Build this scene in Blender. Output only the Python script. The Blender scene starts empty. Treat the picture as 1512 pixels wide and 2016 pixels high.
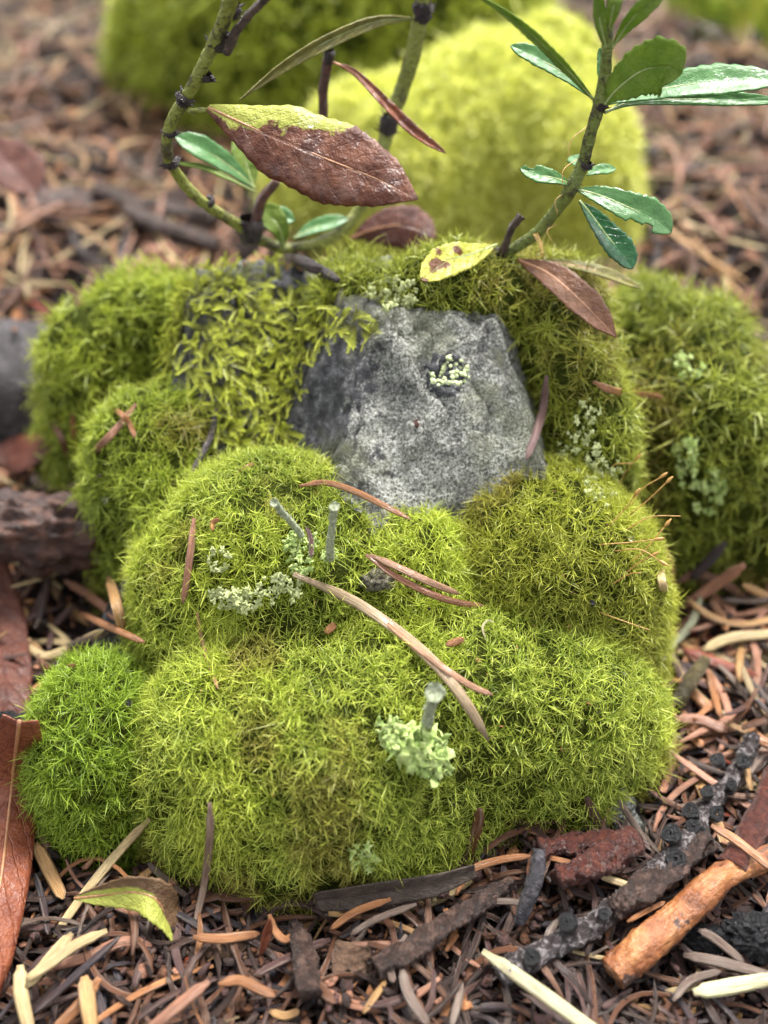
import bpy, math, random
import numpy as np
from mathutils import Vector, Matrix

RS = np.random.RandomState(7)
random.seed(7)
R_ = math.radians
sc = bpy.context.scene
sc.unit_settings.scale_length = 0.01          # one unit is one centimetre

# ------------------------------------------------------------------ camera
CAM_Z = 14.0
PITCH = R_(45)
F = 1008 / math.tan(R_(25))                   # focal length in pixels of the 1512 x 2016 photograph
CAM = np.array([0.0, 0.0, CAM_Z])
FWD = np.array([0, math.cos(PITCH), -math.sin(PITCH)])
UPV = np.array([0, math.sin(PITCH), math.cos(PITCH)])
RGT = np.array([1.0, 0, 0])
cd = bpy.data.cameras.new('camera')
cam = bpy.data.objects.new('camera', cd)
sc.collection.objects.link(cam)
cam.location = CAM
cam.rotation_euler = (math.pi / 2 - PITCH, 0, 0)
cd.sensor_fit = 'VERTICAL'
cd.sensor_height = 24
cd.sensor_width = 18
cd.lens = 12 / math.tan(R_(25))
cd.clip_start = 0.5
cd.clip_end = 20000
cd.dof.use_dof = True
cd.dof.focus_distance = 14.5
cd.dof.aperture_fstop = 0.001 * cd.lens / (2 * 0.175)
sc.camera = cam

# ------------------------------------------------------------------ world and sun (overcast)
w = bpy.data.worlds.new('World')
sc.world = w
w.use_nodes = True
nt = w.node_tree
nt.nodes.clear()
out = nt.nodes.new('ShaderNodeOutputWorld')
bg = nt.nodes.new('ShaderNodeBackground')
sky = nt.nodes.new('ShaderNodeTexSky')
sky.sky_type = 'NISHITA'
sky.sun_disc = False
sky.sun_elevation = R_(58)
sky.sun_rotation = R_(20)
sky.air_density = 1.0
sky.dust_density = 4.0
sky.ozone_density = 0.6
bg.inputs['Strength'].default_value = 0.095
hs = nt.nodes.new('ShaderNodeHueSaturation')      # cloud cover: the sky's blue is mostly greyed out
hs.inputs['Saturation'].default_value = 0.10
nt.links.new(sky.outputs[0], hs.inputs['Color'])
nt.links.new(hs.outputs[0], bg.inputs[0])
nt.links.new(bg.outputs[0], out.inputs[0])
sl = bpy.data.lights.new('sun', 'SUN')
sl.energy = 1.5
sl.angle = R_(14)
sl.color = (1, 0.96, 0.9)
sun = bpy.data.objects.new('sun', sl)
sc.collection.objects.link(sun)
_az, _el = R_(20), R_(58)
_d = Vector((math.sin(_az) * math.cos(_el), math.cos(_az) * math.cos(_el), math.sin(_el)))
sun.rotation_euler = _d.to_track_quat('Z', 'Y').to_euler()
sc.view_settings.view_transform = 'Standard'
sc.view_settings.look = 'None'
sc.view_settings.gamma = 1
sc.view_settings.exposure = 2.2
sc.view_settings.use_curve_mapping = False
sc.render.engine = 'CYCLES'
sc.cycles.use_denoising = True
sc.cycles.max_bounces = 6
sc.cycles.diffuse_bounces = 3
sc.cycles.transmission_bounces = 4
sc.cycles.transparent_max_bounces = 4

# ------------------------------------------------------------------ projection helpers
def ray(px, py):
    return FWD + RGT * ((px - 756) / F) + UPV * ((1008 - py) / F)

def WD(px, py, d):
    """point seen at photo pixel (px,py), d centimetres deep"""
    return CAM + ray(px, py) * d

def W(px, py, z):
    r = ray(px, py)
    return CAM + r * ((z - CAM_Z) / r[2])

def proj(P):
    v = P - CAM
    d = v @ FWD
    return 756 + F * (v @ RGT) / d, 1008 - F * (v @ UPV) / d, d

# ------------------------------------------------------------------ noise
LAT = np.random.RandomState(3).rand(256, 256)
def vn(x, y):
    xi = np.floor(x).astype(int); yi = np.floor(y).astype(int)
    fx = x - xi; fy = y - yi
    fx = fx * fx * (3 - 2 * fx); fy = fy * fy * (3 - 2 * fy)
    a = LAT[xi & 255, yi & 255]; b = LAT[(xi + 1) & 255, yi & 255]
    c = LAT[xi & 255, (yi + 1) & 255]; d = LAT[(xi + 1) & 255, (yi + 1) & 255]
    return (a * (1 - fx) + b * fx) * (1 - fy) + (c * (1 - fx) + d * fx) * fy - 0.5

def fbm(x, y, f=1.0, o=3, s=0.0):
    x = np.asarray(x, float); y = np.asarray(y, float)
    r = 0; a = 1.0; n = 0
    for k in range(o):
        r = r + a * vn(x * f + 17.3 * k + s, y * f - 9.1 * k + s * 1.7)
        n += a; a *= 0.5; f *= 2.03
    return r * 2 / n

# ------------------------------------------------------------------ heights
def h_ground(x, y):
    x = np.asarray(x, float); y = np.asarray(y, float)
    near = np.exp(-((x / 60) ** 2 + ((y - 15) / 60) ** 2))
    return near * (0.55 * fbm(x, y, 0.22, 2, 4) + 0.35 * fbm(x, y, 0.9, 3, 1)) - 0.2 \
        + 0.8 * np.clip((y - 16) / 10, 0, 1) * near

def smax(a, b, k):
    h = np.clip(0.5 + 0.5 * (a - b) / k, 0, 1)
    return b * (1 - h) + a * h + k * h * (1 - h)

def dome(x, y, c, rx, ry, rz, rot=0.0):
    dx = x - c[0]; dy = y - c[1]
    cr, sr = math.cos(rot), math.sin(rot)
    u = (dx * cr + dy * sr) / rx; v = (-dx * sr + dy * cr) / ry
    q = u * u + v * v
    q = q * (1 + 0.16 * fbm(x, y, 1.1, 2, c[0]))
    s = np.sqrt(np.maximum(q, 1e-9))
    inside = c[2] + rz * np.sqrt(np.maximum(1 - np.minimum(s, .985) ** 2.2, 0))
    return np.where(s < .985, inside, inside - (s - .985) * 6 * max(rx, ry) ** .5)

def lobe(px, py, z, rx, ry, rz, rot=0.0):
    return (W(px, py, z), rx, ry, rz, rot)

# each cushion of moss: lobes given by where their centre shows and how high it lies
CUSH = {
    'front': dict(k=1.0, lobes=[lobe(640, 1475, .7, 2.3, 1.8, 1.95), lobe(1010, 1420, .7, 2.0, 1.4, 1.7),
                               lobe(560, 1130, 2.0, 1.45, 1.55, 1.75), lobe(400, 1180, 1.5, 1.0, 1.4, 1.5),
                               lobe(800, 1200, 1.6, 1.15, 1.1, 1.65), lobe(450, 1530, .4, 1.3, 1.3, 1.6), lobe(850, 1440, .7, 1.5, 1.55, 1.9)]),
    'right': dict(k=.7, lobes=[lobe(1060, 1105, 2.2, 1.35, 1.3, 1.4), lobe(1170, 1180, 1.5, .95, 1.3, 1.55)]),
    'small': dict(k=.3, lobes=[lobe(200, 1495, .45, .95, 1.2, 1.65)]),
    'left': dict(k=.7, lobes=[lobe(335, 955, 1.9, 1.15, 1.25, 1.7), lobe(385, 1100, 1.5, .85, 1.0, 1.5)]),
    'back_left': dict(k=.5, lobes=[lobe(215, 745, 2.2, 1.0, 1.0, 1.45), lobe(320, 662, 2.9, .9, .8, 1.1)]),
    'back': dict(k=.3, lobes=[lobe(900, 598, 4.6, 1.2, .65, .85), lobe(1075, 645, 4.1, .8, .9, 1.1),
                              lobe(1115, 760, 3.4, .66, 1.0, 1.2), lobe(1150, 890, 2.65, .7, 1.1, 1.35),
                              lobe(730, 585, 4.5, .85, .55, .55)]),
    'far_right': dict(k=.6, lobes=[lobe(1340, 860, 1.4, 1.55, 1.8, 2.2), lobe(1470, 990, .7, 1.35, 1.3, 1.75),
                                   lobe(1250, 770, 1.6, .8, 1.3, 2.0)]),
    'bright': dict(k=1.6, lobes=[lobe(990, 310, 1.5, 2.45, 2.4, 2.6), lobe(800, 345, 1.5, 2.3, 2.2, 2.0), lobe(650, 370, 1.0, 1.5, 1.6, 1.4), lobe(1120, 400, 1.0, 1.3, 1.5, 1.9), lobe(1080, 230, 1.9, 1.4, 1.6, 1.9),
                                lobe(1130, 400, .9, 1.3, 1.7, 2.0)]),
    'rear': dict(k=1.0, lobes=[lobe(560, 60, 1.8, 4.2, 2.8, 3.2), lobe(800, 10, 2.3, 3.5, 3, 3.0)]),
    'corner': dict(k=.8, lobes=[lobe(1500, 10, 1.0, 2.4, 2.4, 1.6)]),
}
LUMP = dict(front=.2, right=.17, small=.06, left=.2, back_left=.34, back=.2, far_right=.42, bright=.22, rear=.4, corner=.4)
FREQ = dict(front=1.5, right=1.6, small=1.6, left=2, back_left=1.8, back=2, far_right=1.5, bright=1, rear=.7, corner=1)

def h_cush(name, x, y):
    c = CUSH[name]; r = None
    for l in c['lobes']:
        d = dome(x, y, *l)
        r = d if r is None else smax(r, d, c['k'])
    return r + LUMP[name] * fbm(x, y, FREQ[name], 3, len(name))

def h_rock(x, y):
    x = np.asarray(x, float); y = np.asarray(y, float)
    wx = x + .35 * fbm(x, y, .9, 2, 2); wy = y + .35 * fbm(x, y, .9, 2, 8)
    P1 = 3.0 + .92 * (wy - 10.65) - .05 * wx
    P2 = 4.92 - .3 * (wy - 12.8) - .03 * wx
    P3 = 4.3 + 1.25 * (wx + .35) + .5 * (wy - 12)
    P4 = 4.3 - 1.9 * (wx - 1.85) + .3 * (wy - 12)
    P5 = 4.9 - 1.8 * (wy - 13.9)
    a = np.minimum(np.minimum(np.minimum(P1, P2), np.minimum(P3, P4)), P5)
    S = np.minimum(np.minimum(2.35 + .8 * (wy - 11.6), 4.6 + .1 * wx), 2.8 + 2.4 * (wx + 3.55) + .25 * (wy - 13))
    S = np.minimum(S, 4.9 - 1.8 * (wy - 14.6))
    S = np.minimum(S, 4.6 - 2 * (wx - 1.5))
    r = smax(a, S, .25)
    r = r + .16 * fbm(x, y, 1.3, 2, 5) + .09 * fbm(x, y, 4, 3, 6) + .035 * fbm(x, y, 14, 3, 9)
    cr = np.abs(fbm(x, y, 1.1, 3, 12))
    r = r - .12 * np.exp(-(cr / .03) ** 2)
    st = fbm(x, y, .8, 3, 33) * 3.2
    r = r + .16 * (np.floor(st) + np.clip((st - np.floor(st)) * 5, 0, 1) - st)
    return r

def h_dark(x, y):
    return dome(x, y, W(30, 760, .6), 1.2, 1.3, 1.3) + .2 * fbm(x, y, 2, 3, 3)

def h_all(x, y, skip=None, groundtoo=True):
    r = h_rock(x, y)
    r = np.maximum(r, h_dark(x, y))
    if groundtoo: r = np.maximum(r, h_ground(x, y))
    for n in CUSH:
        if n != skip:
            r = np.maximum(r, h_cush(n, x, y))
    return r

def hit(px, py, fn=None):
    """first point of the built surface on the line of sight"""
    fn = fn or h_all
    t = np.arange(6, 62, .03)
    P = CAM + ray(px, py) * t[:, None]
    below = P[:, 2] < fn(P[:, 0], P[:, 1])
    i = int(np.argmax(below)) if below.any() else len(t) - 1
    return P[i]

def grad(fn, x, y, e=.03):
    gx = (fn(x + e, y) - fn(x - e, y)) / (2 * e)
    gy = (fn(x, y + e) - fn(x, y - e)) / (2 * e)
    return gx, gy

# ------------------------------------------------------------------ mesh helpers
C = sc.collection
def new_mesh(name, V, polys, mat=None, col=None, smooth=True, uv=None):
    """polys: list of int arrays, each (n,k)"""
    me = bpy.data.meshes.new(name)
    V = np.asarray(V, dtype=np.float32).reshape(-1, 3)
    me.vertices.add(len(V)); me.vertices.foreach_set('co', V.ravel())
    polys = [np.asarray(p, dtype=np.int32) for p in polys if len(p)]
    loops = np.concatenate([p.ravel() for p in polys])
    tot = np.concatenate([np.full(len(p), p.shape[1], np.int32) for p in polys])
    st = np.concatenate([[0], np.cumsum(tot)[:-1]]).astype(np.int32)
    me.loops.add(len(loops)); me.loops.foreach_set('vertex_index', loops)
    me.polygons.add(len(tot)); me.polygons.foreach_set('loop_start', st)
    me.update(calc_edges=True)
    me.validate()
    if smooth:
        me.polygons.foreach_set('use_smooth', np.ones(len(me.polygons), bool))
    if col is not None:
        a = me.color_attributes.new('Col', 'FLOAT_COLOR', 'POINT')
        c4 = np.ones((len(V), 4), np.float32); c4[:, :3] = col
        a.data.foreach_set('color', c4.ravel())
    if uv is not None:
        l = me.uv_layers.new(name='UVMap')
        li = np.zeros(len(me.loops), np.int32); me.loops.foreach_get('vertex_index', li)
        l.data.foreach_set('uv', np.asarray(uv, np.float32)[li].ravel())
    if mat: me.materials.append(mat)
    return me

def obj(name, me, parent=None, loc=None):
    o = bpy.data.objects.new(name, me)
    C.objects.link(o)
    if parent is not None:
        o.parent = parent
        o.matrix_parent_inverse = Matrix.Translation(-Vector(parent.location))
    if loc is not None: o.location = loc
    return o

def tag(o, label=None, cat=None, group=None, kind=None):
    if label: o['label'] = label
    if cat: o['category'] = cat
    if group: o['group'] = group
    if kind: o['kind'] = kind
    return o

def thing(name, label, cat, loc=(0, 0, 0), group=None):
    e = bpy.data.objects.new(name, None)
    e.empty_display_size = .3
    C.objects.link(e); e.location = Vector([float(v) for v in loc])
    return tag(e, label, cat, group)

def grid_mesh(name, fn, x0, x1, y0, y1, res, mask=None, mat=None, col=None):
    xs = np.arange(x0, x1, res); ys = np.arange(y0, y1, res)
    X, Y = np.meshgrid(xs, ys)
    Z = fn(X, Y)
    keep = np.ones(Z.shape, bool) if mask is None else mask(X, Y, Z)
    idx = -np.ones(Z.shape, int)
    q = keep[:-1, :-1] | keep[1:, :-1] | keep[:-1, 1:] | keep[1:, 1:]
    use = np.zeros(Z.shape, bool)
    use[:-1, :-1] |= q; use[1:, :-1] |= q; use[:-1, 1:] |= q; use[1:, 1:] |= q
    idx[use] = np.arange(use.sum())
    qs = np.stack([idx[:-1, :-1][q], idx[:-1, 1:][q], idx[1:, 1:][q], idx[1:, :-1][q]], 1)
    V = np.stack([X[use], Y[use], Z[use]], 1)
    c = col(V) if col else None
    return new_mesh(name, V, [qs], mat, c)

def nrm(v):
    return v / np.maximum(np.linalg.norm(v, axis=-1, keepdims=True), 1e-9)

def tubes(P, Wd, up, sec):
    """P (N,S,3) centre lines, Wd (N,S) half widths, up (N,3), sec (K,2) cross-section"""
    N, S, _ = P.shape; K = len(sec)
    T = nrm(np.gradient(P, axis=1))
    side = nrm(np.cross(T, up[:, None, :]))
    nn = np.cross(side, T)
    V = P[:, :, None, :] + Wd[:, :, None, None] * (side[:, :, None, :] * sec[None, None, :, 0, None]
                                                  + nn[:, :, None, :] * sec[None, None, :, 1, None])
    V = V.reshape(-1, 3)
    s = np.arange(S - 1)[:, None]; k = np.arange(K)[None, :]
    a = s * K + k; b = s * K + (k + 1) % K
    q = np.stack([a, b, b + K, a + K], -1).reshape(-1, 4)
    off = (np.arange(N) * S * K)[:, None, None]
    quads = (q[None] + off).reshape(-1, 4)
    cap0 = np.arange(K)[::-1][None] + off[:, 0]
    cap1 = (np.arange(K) + (S - 1) * K)[None] + off[:, 0]
    return V, [quads, np.concatenate([cap0, cap1])]

def tube_uv(N, S, K, L):
    """u in centimetres along (with a random start), v round the tube"""
    L = np.broadcast_to(np.asarray(L, float), (N,))
    t = np.linspace(0, 1, S)[None, :, None] * L[:, None, None] + RS.rand(N)[:, None, None] * 60
    t = np.broadcast_to(t, (N, S, K)); k = np.broadcast_to((np.arange(K) / K)[None, None], (N, S, K))
    return np.stack([t, k], -1).reshape(-1, 2)

CIRC8 = np.array([(math.cos(a), math.sin(a)) for a in np.linspace(0, 2 * math.pi, 8, endpoint=False)])
CIRC24 = np.array([(math.cos(a), math.sin(a)) for a in np.linspace(0, 2 * math.pi, 24, endpoint=False)])
CIRC14 = np.array([(math.cos(a), math.sin(a)) for a in np.linspace(0, 2 * math.pi, 14, endpoint=False)])
NSEC = np.array([(-1, 0), (-.62, .42), (0, .2), (.62, .42), (1, 0), (.62, -.42), (0, -.2), (-.62, -.42)])
NSEC5 = np.array([(-1, 0), (-.3, .4), (.3, .4), (1, 0), (0, -.4)])

def spline(pts, n):
    p = np.asarray(pts, float)
    p = np.vstack([2 * p[0] - p[1], p, 2 * p[-1] - p[-2]])
    m = len(p) - 3
    t = np.linspace(0, m, n); i = np.minimum(t.astype(int), m - 1); f = (t - i)[:, None]
    a, b, c, d = p[i], p[i + 1], p[i + 2], p[i + 3]
    return .5 * ((2 * b) + (-a + c) * f + (2 * a - 5 * b + 4 * c - d) * f ** 2 + (-a + 3 * b - 3 * c + d) * f ** 3)

# ------------------------------------------------------------------ materials
class NT:
    def __init__(s, name):
        s.m = bpy.data.materials.new(name); s.m.use_nodes = True
        s.t = s.m.node_tree; s.t.nodes.clear()
        s.out = s.n('ShaderNodeOutputMaterial')
    def n(s, t, **k):
        x = s.t.nodes.new(t)
        for a, b in k.items(): setattr(x, a, b)
        return x
    def l(s, a, b): s.t.links.new(a, b)
    def setv(s, sock, v):
        if hasattr(v, 'is_linked') or isinstance(v, bpy.types.NodeSocket): s.l(v, sock)
        else: sock.default_value = v
    def noise(s, scale, detail=3, rough=.55, vec=None, dist=0):
        x = s.n('ShaderNodeTexNoise'); x.inputs['Scale'].default_value = scale
        x.inputs['Detail'].default_value = detail; x.inputs['Roughness'].default_value = rough
        x.inputs['Distortion'].default_value = dist
        s.l(vec or s.co(), x.inputs['Vector']); return x.outputs['Fac']
    def voro(s, scale, feature='F1', out='Distance', vec=None):
        x = s.n('ShaderNodeTexVoronoi'); x.feature = feature
        x.inputs['Scale'].default_value = scale
        s.l(vec or s.co(), x.inputs['Vector']); return x.outputs[out]
    def co(s, o='Object'):
        if not hasattr(s, '_co'): s._co = s.n('ShaderNodeTexCoord')
        return s._co.outputs[o]
    def ramp(s, fac, stops):
        x = s.n('ShaderNodeValToRGB'); s.l(fac, x.inputs[0])
        e = x.color_ramp.elements
        while len(e) < len(stops): e.new(.5)
        for el, (p, c) in zip(e, stops):
            el.position = p
            if not hasattr(c, '__len__'): c = (c, c, c)
            el.color = (*c[:3], 1)
        return x.outputs[0]
    def mix(s, f, a, b, mode='MIX'):
        x = s.n('ShaderNodeMix'); x.data_type = 'RGBA'; x.blend_type = mode
        s.setv(x.inputs[0], f)
        for k, v in ((6, a), (7, b)):
            if isinstance(v, bpy.types.NodeSocket): s.l(v, x.inputs[k])
            else: x.inputs[k].default_value = (*v[:3], 1)
        return x.outputs[2]
    def math(s, op, a, b=0.0):
        x = s.n('ShaderNodeMath', operation=op); s.setv(x.inputs[0], a); s.setv(x.inputs[1], b); return x.outputs[0]
    def mapping(s, vec, scale):
        x = s.n('ShaderNodeMapping'); x.inputs['Scale'].default_value = scale; s.l(vec, x.inputs[0]); return x.outputs[0]
    def bump(s, h, dist, strength=1.0):
        x = s.n('ShaderNodeBump'); x.inputs['Distance'].default_value = dist
        x.inputs['Strength'].default_value = strength; s.l(h, x.inputs['Height']); return x.outputs[0]
    def bsdf(s, col, rough=.5, spec=.5, normal=None, trans=0.0, tcol=None, coat=0.0, coatr=.1):
        b = s.n('ShaderNodeBsdfPrincipled')
        if isinstance(col, bpy.types.NodeSocket): s.l(col, b.inputs['Base Color'])
        else: b.inputs['Base Color'].default_value = (*col, 1)
        s.setv(b.inputs['Roughness'], rough)
        b.inputs['Specular IOR Level'].default_value = spec
        if not isinstance(coat, float) or coat:
            s.setv(b.inputs['Coat Weight'], coat); b.inputs['Coat Roughness'].default_value = coatr
        if normal is not None:
            s.l(normal, b.inputs['Normal'])
            s.l(normal, b.inputs['Coat Normal'])
        o = b.outputs[0]
        if trans:
            t = s.n('ShaderNodeBsdfTranslucent')
            tc = tcol if tcol is not None else col
            if isinstance(tc, bpy.types.NodeSocket): s.l(tc, t.inputs[0])
            else: t.inputs[0].default_value = (*tc, 1)
            m = s.n('ShaderNodeMixShader'); m.inputs[0].default_value = trans
            s.l(o, m.inputs[1]); s.l(t.outputs[0], m.inputs[2]); o = m.outputs[0]
        s.l(o, s.out.inputs[0])
        return s.m

def attr(n, name='Col'):
    a = n.n('ShaderNodeAttribute'); a.attribute_name = name; return a.outputs['Color']

def m_moss():
    n = NT('moss_leaf'); c = attr(n)
    return n.bsdf(c, .42, .35, None, .3)
def m_mossbody():
    n = NT('moss_body')
    c = n.ramp(n.noise(30, 5, .75), [(.34, (.012, .014, .004)), (.5, (.05, .065, .01)), (.62, (.12, .15, .02)), (.75, (.10, .075, .02))])
    return n.bsdf(c, .9, .05, n.bump(n.noise(34, 5, .75), .12))
def m_bodybright():
    n = NT('moss_body_pale')
    c = n.ramp(n.noise(9, 4), [(.35, (.36, .38, .05)), (.65, (.60, .62, .10))])
    return n.bsdf(c, .9, .05, n.bump(n.noise(14, 4, .7), .1))
def needle_color(n, base):
    v = n.mapping(n.co('UV'), (1.0, 7.0, 1))
    v2 = n.mapping(n.co('UV'), (2.2, 26.0, 1))
    a = n.noise(1.6, 4, .6, vec=n.co('UV')); b = n.noise(1.3, 3, .6, vec=v2); st = n.noise(1.0, 2, vec=v)
    c = n.mix(n.ramp(a, [(.40, 0), (.72, .75)]), base, n.mix(.7, base, (.10, .035, .015)))
    c = n.mix(n.ramp(b, [(.30, .75), (.56, 0)]), c, n.mix(.75, c, (.02, .012, .01)))
    c = n.mix(n.ramp(st, [(.52, 0), (.7, .35)]), c, n.mix(.5, c, (.7, .6, .5)))
    h = n.math('ADD', n.math('MULTIPLY', b, 1.0), n.math('MULTIPLY', st, .6))
    return c, n.bump(h, .03)
def m_needle():
    n = NT('needle'); oi = n.n('ShaderNodeObjectInfo')
    c, h = needle_color(n, oi.outputs['Color'])
    return n.bsdf(c, .45, .28, h, coat=.35, coatr=.09)
def m_litter():
    n = NT('needle_litter')
    c, h = needle_color(n, attr(n))
    return n.bsdf(n.mix(.18, c, (.008, .005, .004)), .45, .25, h, coat=.45, coatr=.09)
def m_flake():
    n = NT('bark_flake'); c = n.mix(n.ramp(n.noise(14, 4, .65), [(.35, .7), (.6, 0)]), attr(n), (.015, .01, .008))
    return n.bsdf(c, .5, .25, n.bump(n.noise(22, 4, .7), .05), coat=.15, coatr=.12)
def m_soil():
    n = NT('soil')
    c = n.ramp(n.noise(2.5, 6, .7), [(.3, (.010, .006, .005)), (.5, (.028, .016, .013)), (.7, (.055, .03, .024))])
    return n.bsdf(c, .6, .25, n.bump(n.noise(9, 6, .7), .25))
def m_rock():
    n = NT('rock_stone')
    p = n.noise(.9, 4, .6)
    base = n.ramp(n.noise(6, 6, .75), [(.3, (.014, .014, .017)), (.5, (.075, .075, .085)), (.62, (.22, .22, .24)), (.72, (.45, .45, .47))])
    crust = n.ramp(n.noise(24, 5, .85), [(.38, (.02, .02, .018)), (.46, (.17, .175, .15)), (.54, (.48, .49, .44)), (.62, (.80, .81, .77))])
    a = attr(n)
    sep = n.n('ShaderNodeSeparateColor'); n.l(a, sep.inputs[0])
    cov = n.math('ADD', sep.outputs[0], n.math('MULTIPLY', n.math('SUBTRACT', n.noise(3, 5, .65), .5), 1.6))
    f = n.ramp(cov, [(.42, 0), (.58, 1)])
    col = n.mix(f, base, crust)
    spk = n.ramp(n.voro(14), [(.16, 1), (.3, 0)])
    col = n.mix(n.math('MULTIPLY', spk, n.ramp(n.noise(4, 2), [(.45, 0), (.6, .8)])), col, (.02, .022, .02))
    stn = n.ramp(n.noise(1.7, 6, .72, dist=.5), [(.40, .85), (.5, 0)])
    col = n.mix(stn, col, n.mix(.72, col, (.03, .03, .034)))
    ol = n.ramp(n.noise(1.1, 4), [(.48, 0), (.62, .6)])
    col = n.mix(ol, col, n.mix(.6, col, (.22, .24, .10)))
    h = n.math('ADD', n.noise(30, 4, .75), n.math('MULTIPLY', n.noise(7, 4), 1.5))
    return n.bsdf(col, .5, .3, n.bump(h, .09), coat=.15, coatr=.25)
def m_bark(name, dark, mid, hi, scale=6, rough=.5, coat=.25, stretch=(1, 1, 1)):
    n = NT(name); v = n.mapping(n.co(), stretch)
    a = n.noise(scale, 6, .68, vec=v, dist=.4)
    c = n.ramp(a, [(.28, dark), (.5, mid), (.74, hi)])
    h = n.math('ADD', a, n.math('MULTIPLY', n.noise(scale * 5, 4, .7, vec=v), .5))
    return n.bsdf(c, rough, .5, n.bump(h, .12), coat=coat, coatr=.12)
def m_peeled():
    n = NT('peeled_wood'); uv = n.co('UV')
    st = n.noise(1.2, 4, .65, vec=n.mapping(uv, (2.5, 14, 1)), dist=.6)
    bl = n.noise(2.2, 5, .62); fine = n.noise(16, 4, .7)
    c = n.ramp(bl, [(.36, (.10, .03, .01)), (.48, (.26, .085, .025)), (.68, (.44, .20, .07))])
    c = n.mix(n.ramp(st, [(.36, .8), (.5, 0)]), c, (.20, .07, .02))
    c = n.mix(n.ramp(fine, [(.28, .6), (.42, 0)]), c, (.10, .035, .015))
    pt = n.ramp(n.noise(1.3, 5, .7), [(.56, 0), (.59, 1)])
    c = n.mix(pt, c, (.05, .024, .016))
    h = n.math('ADD', n.math('MULTIPLY', st, .6), n.math('ADD', bl, n.math('MULTIPLY', fine, .4)))
    return n.bsdf(c, .4, .4, n.bump(h, .07), coat=.35, coatr=.12)
def m_leaf(name, c1, c2, spot=None, thr=(.5, .58), under=None, rough=.3, coat=.6, trans=.15, vein=None, nv=9, vs=1.0, bs=1.0):
    """c1/c2: mottled colours; spot: second colour covering part by noise + UV"""
    n = NT(name); uv = n.co('UV')
    sep = n.n('ShaderNodeSeparateXYZ'); n.l(uv, sep.inputs[0])
    u, v = sep.outputs[0], sep.outputs[1]
    av = n.math('ABSOLUTE', n.math('SUBTRACT', v, .5))
    ph = n.math('SUBTRACT', n.math('MULTIPLY', u, nv), n.math('MULTIPLY', av, 3.2))
    nz = n.noise(6, 3)
    ph = n.math('ADD', ph, n.math('MULTIPLY', nz, .5))
    fr = n.math('ABSOLUTE', n.math('SUBTRACT', n.math('FRACT', ph), .5))
    sv = n.ramp(fr, [(.0, 1), (.07, 0)])
    mid = n.ramp(av, [(.012, 1), (.03, 0)])
    vf = n.math('MAXIMUM', n.math('MULTIPLY', sv, .6), mid)
    c = n.mix(n.ramp(n.noise(4, 5, .65), [(.35, 0), (.65, 1)]), c1, c2)
    if spot is not None:
        sp = n.math('ADD', n.math('MULTIPLY', n.noise(2.2, 4, .6), 1.0), n.math('MULTIPLY', u, .12))
        if name == 'leaf_turning':
            sp = n.math('SUBTRACT', n.math('SUBTRACT', n.math('MULTIPLY', n.noise(1.6, 5, .6), .9), n.math('MULTIPLY', v, .55)), n.math('MULTIPLY', u, .78))
        if name == 'leaf_bent':
            sp = n.math('SUBTRACT', n.math('ADD', n.math('MULTIPLY', n.noise(2, 3), .3), n.math('MULTIPLY', v, .7)), n.math('MULTIPLY', u, .55))
        c = n.mix(n.ramp(sp, [(thr[0], 0), (thr[1], 1)]), c, spot)
    fine = n.noise(45, 2)
    c = n.mix(n.math('MULTIPLY', vf, .28 * vs), c, vein or tuple(min(1, x * 1.9 + .02) for x in c2))
    h = n.math('ADD', n.math('MULTIPLY', vf, -.35 * vs), n.math('ADD', n.math('MULTIPLY', n.noise(9, 4), .9), n.math('MULTIPLY', fine, .25)))
    wet = n.math('MULTIPLY', n.ramp(n.noise(2.6, 3, .6), [(.48, .08), (.6, 1)]), coat)
    return n.bsdf(c, rough, .25, n.bump(h, .05 * bs), trans, coat=wet, coatr=.1)
def m_plain(name, c1, c2, scale=12, rough=.5, coat=0.0, trans=0.0, bump=.02):
    n = NT(name)
    c = n.ramp(n.noise(scale, 4, .6), [(.35, c1), (.65, c2)])
    return n.bsdf(c, rough, .5, n.bump(n.noise(scale * 3, 4), bump), trans, coat=coat, coatr=.15)

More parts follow.
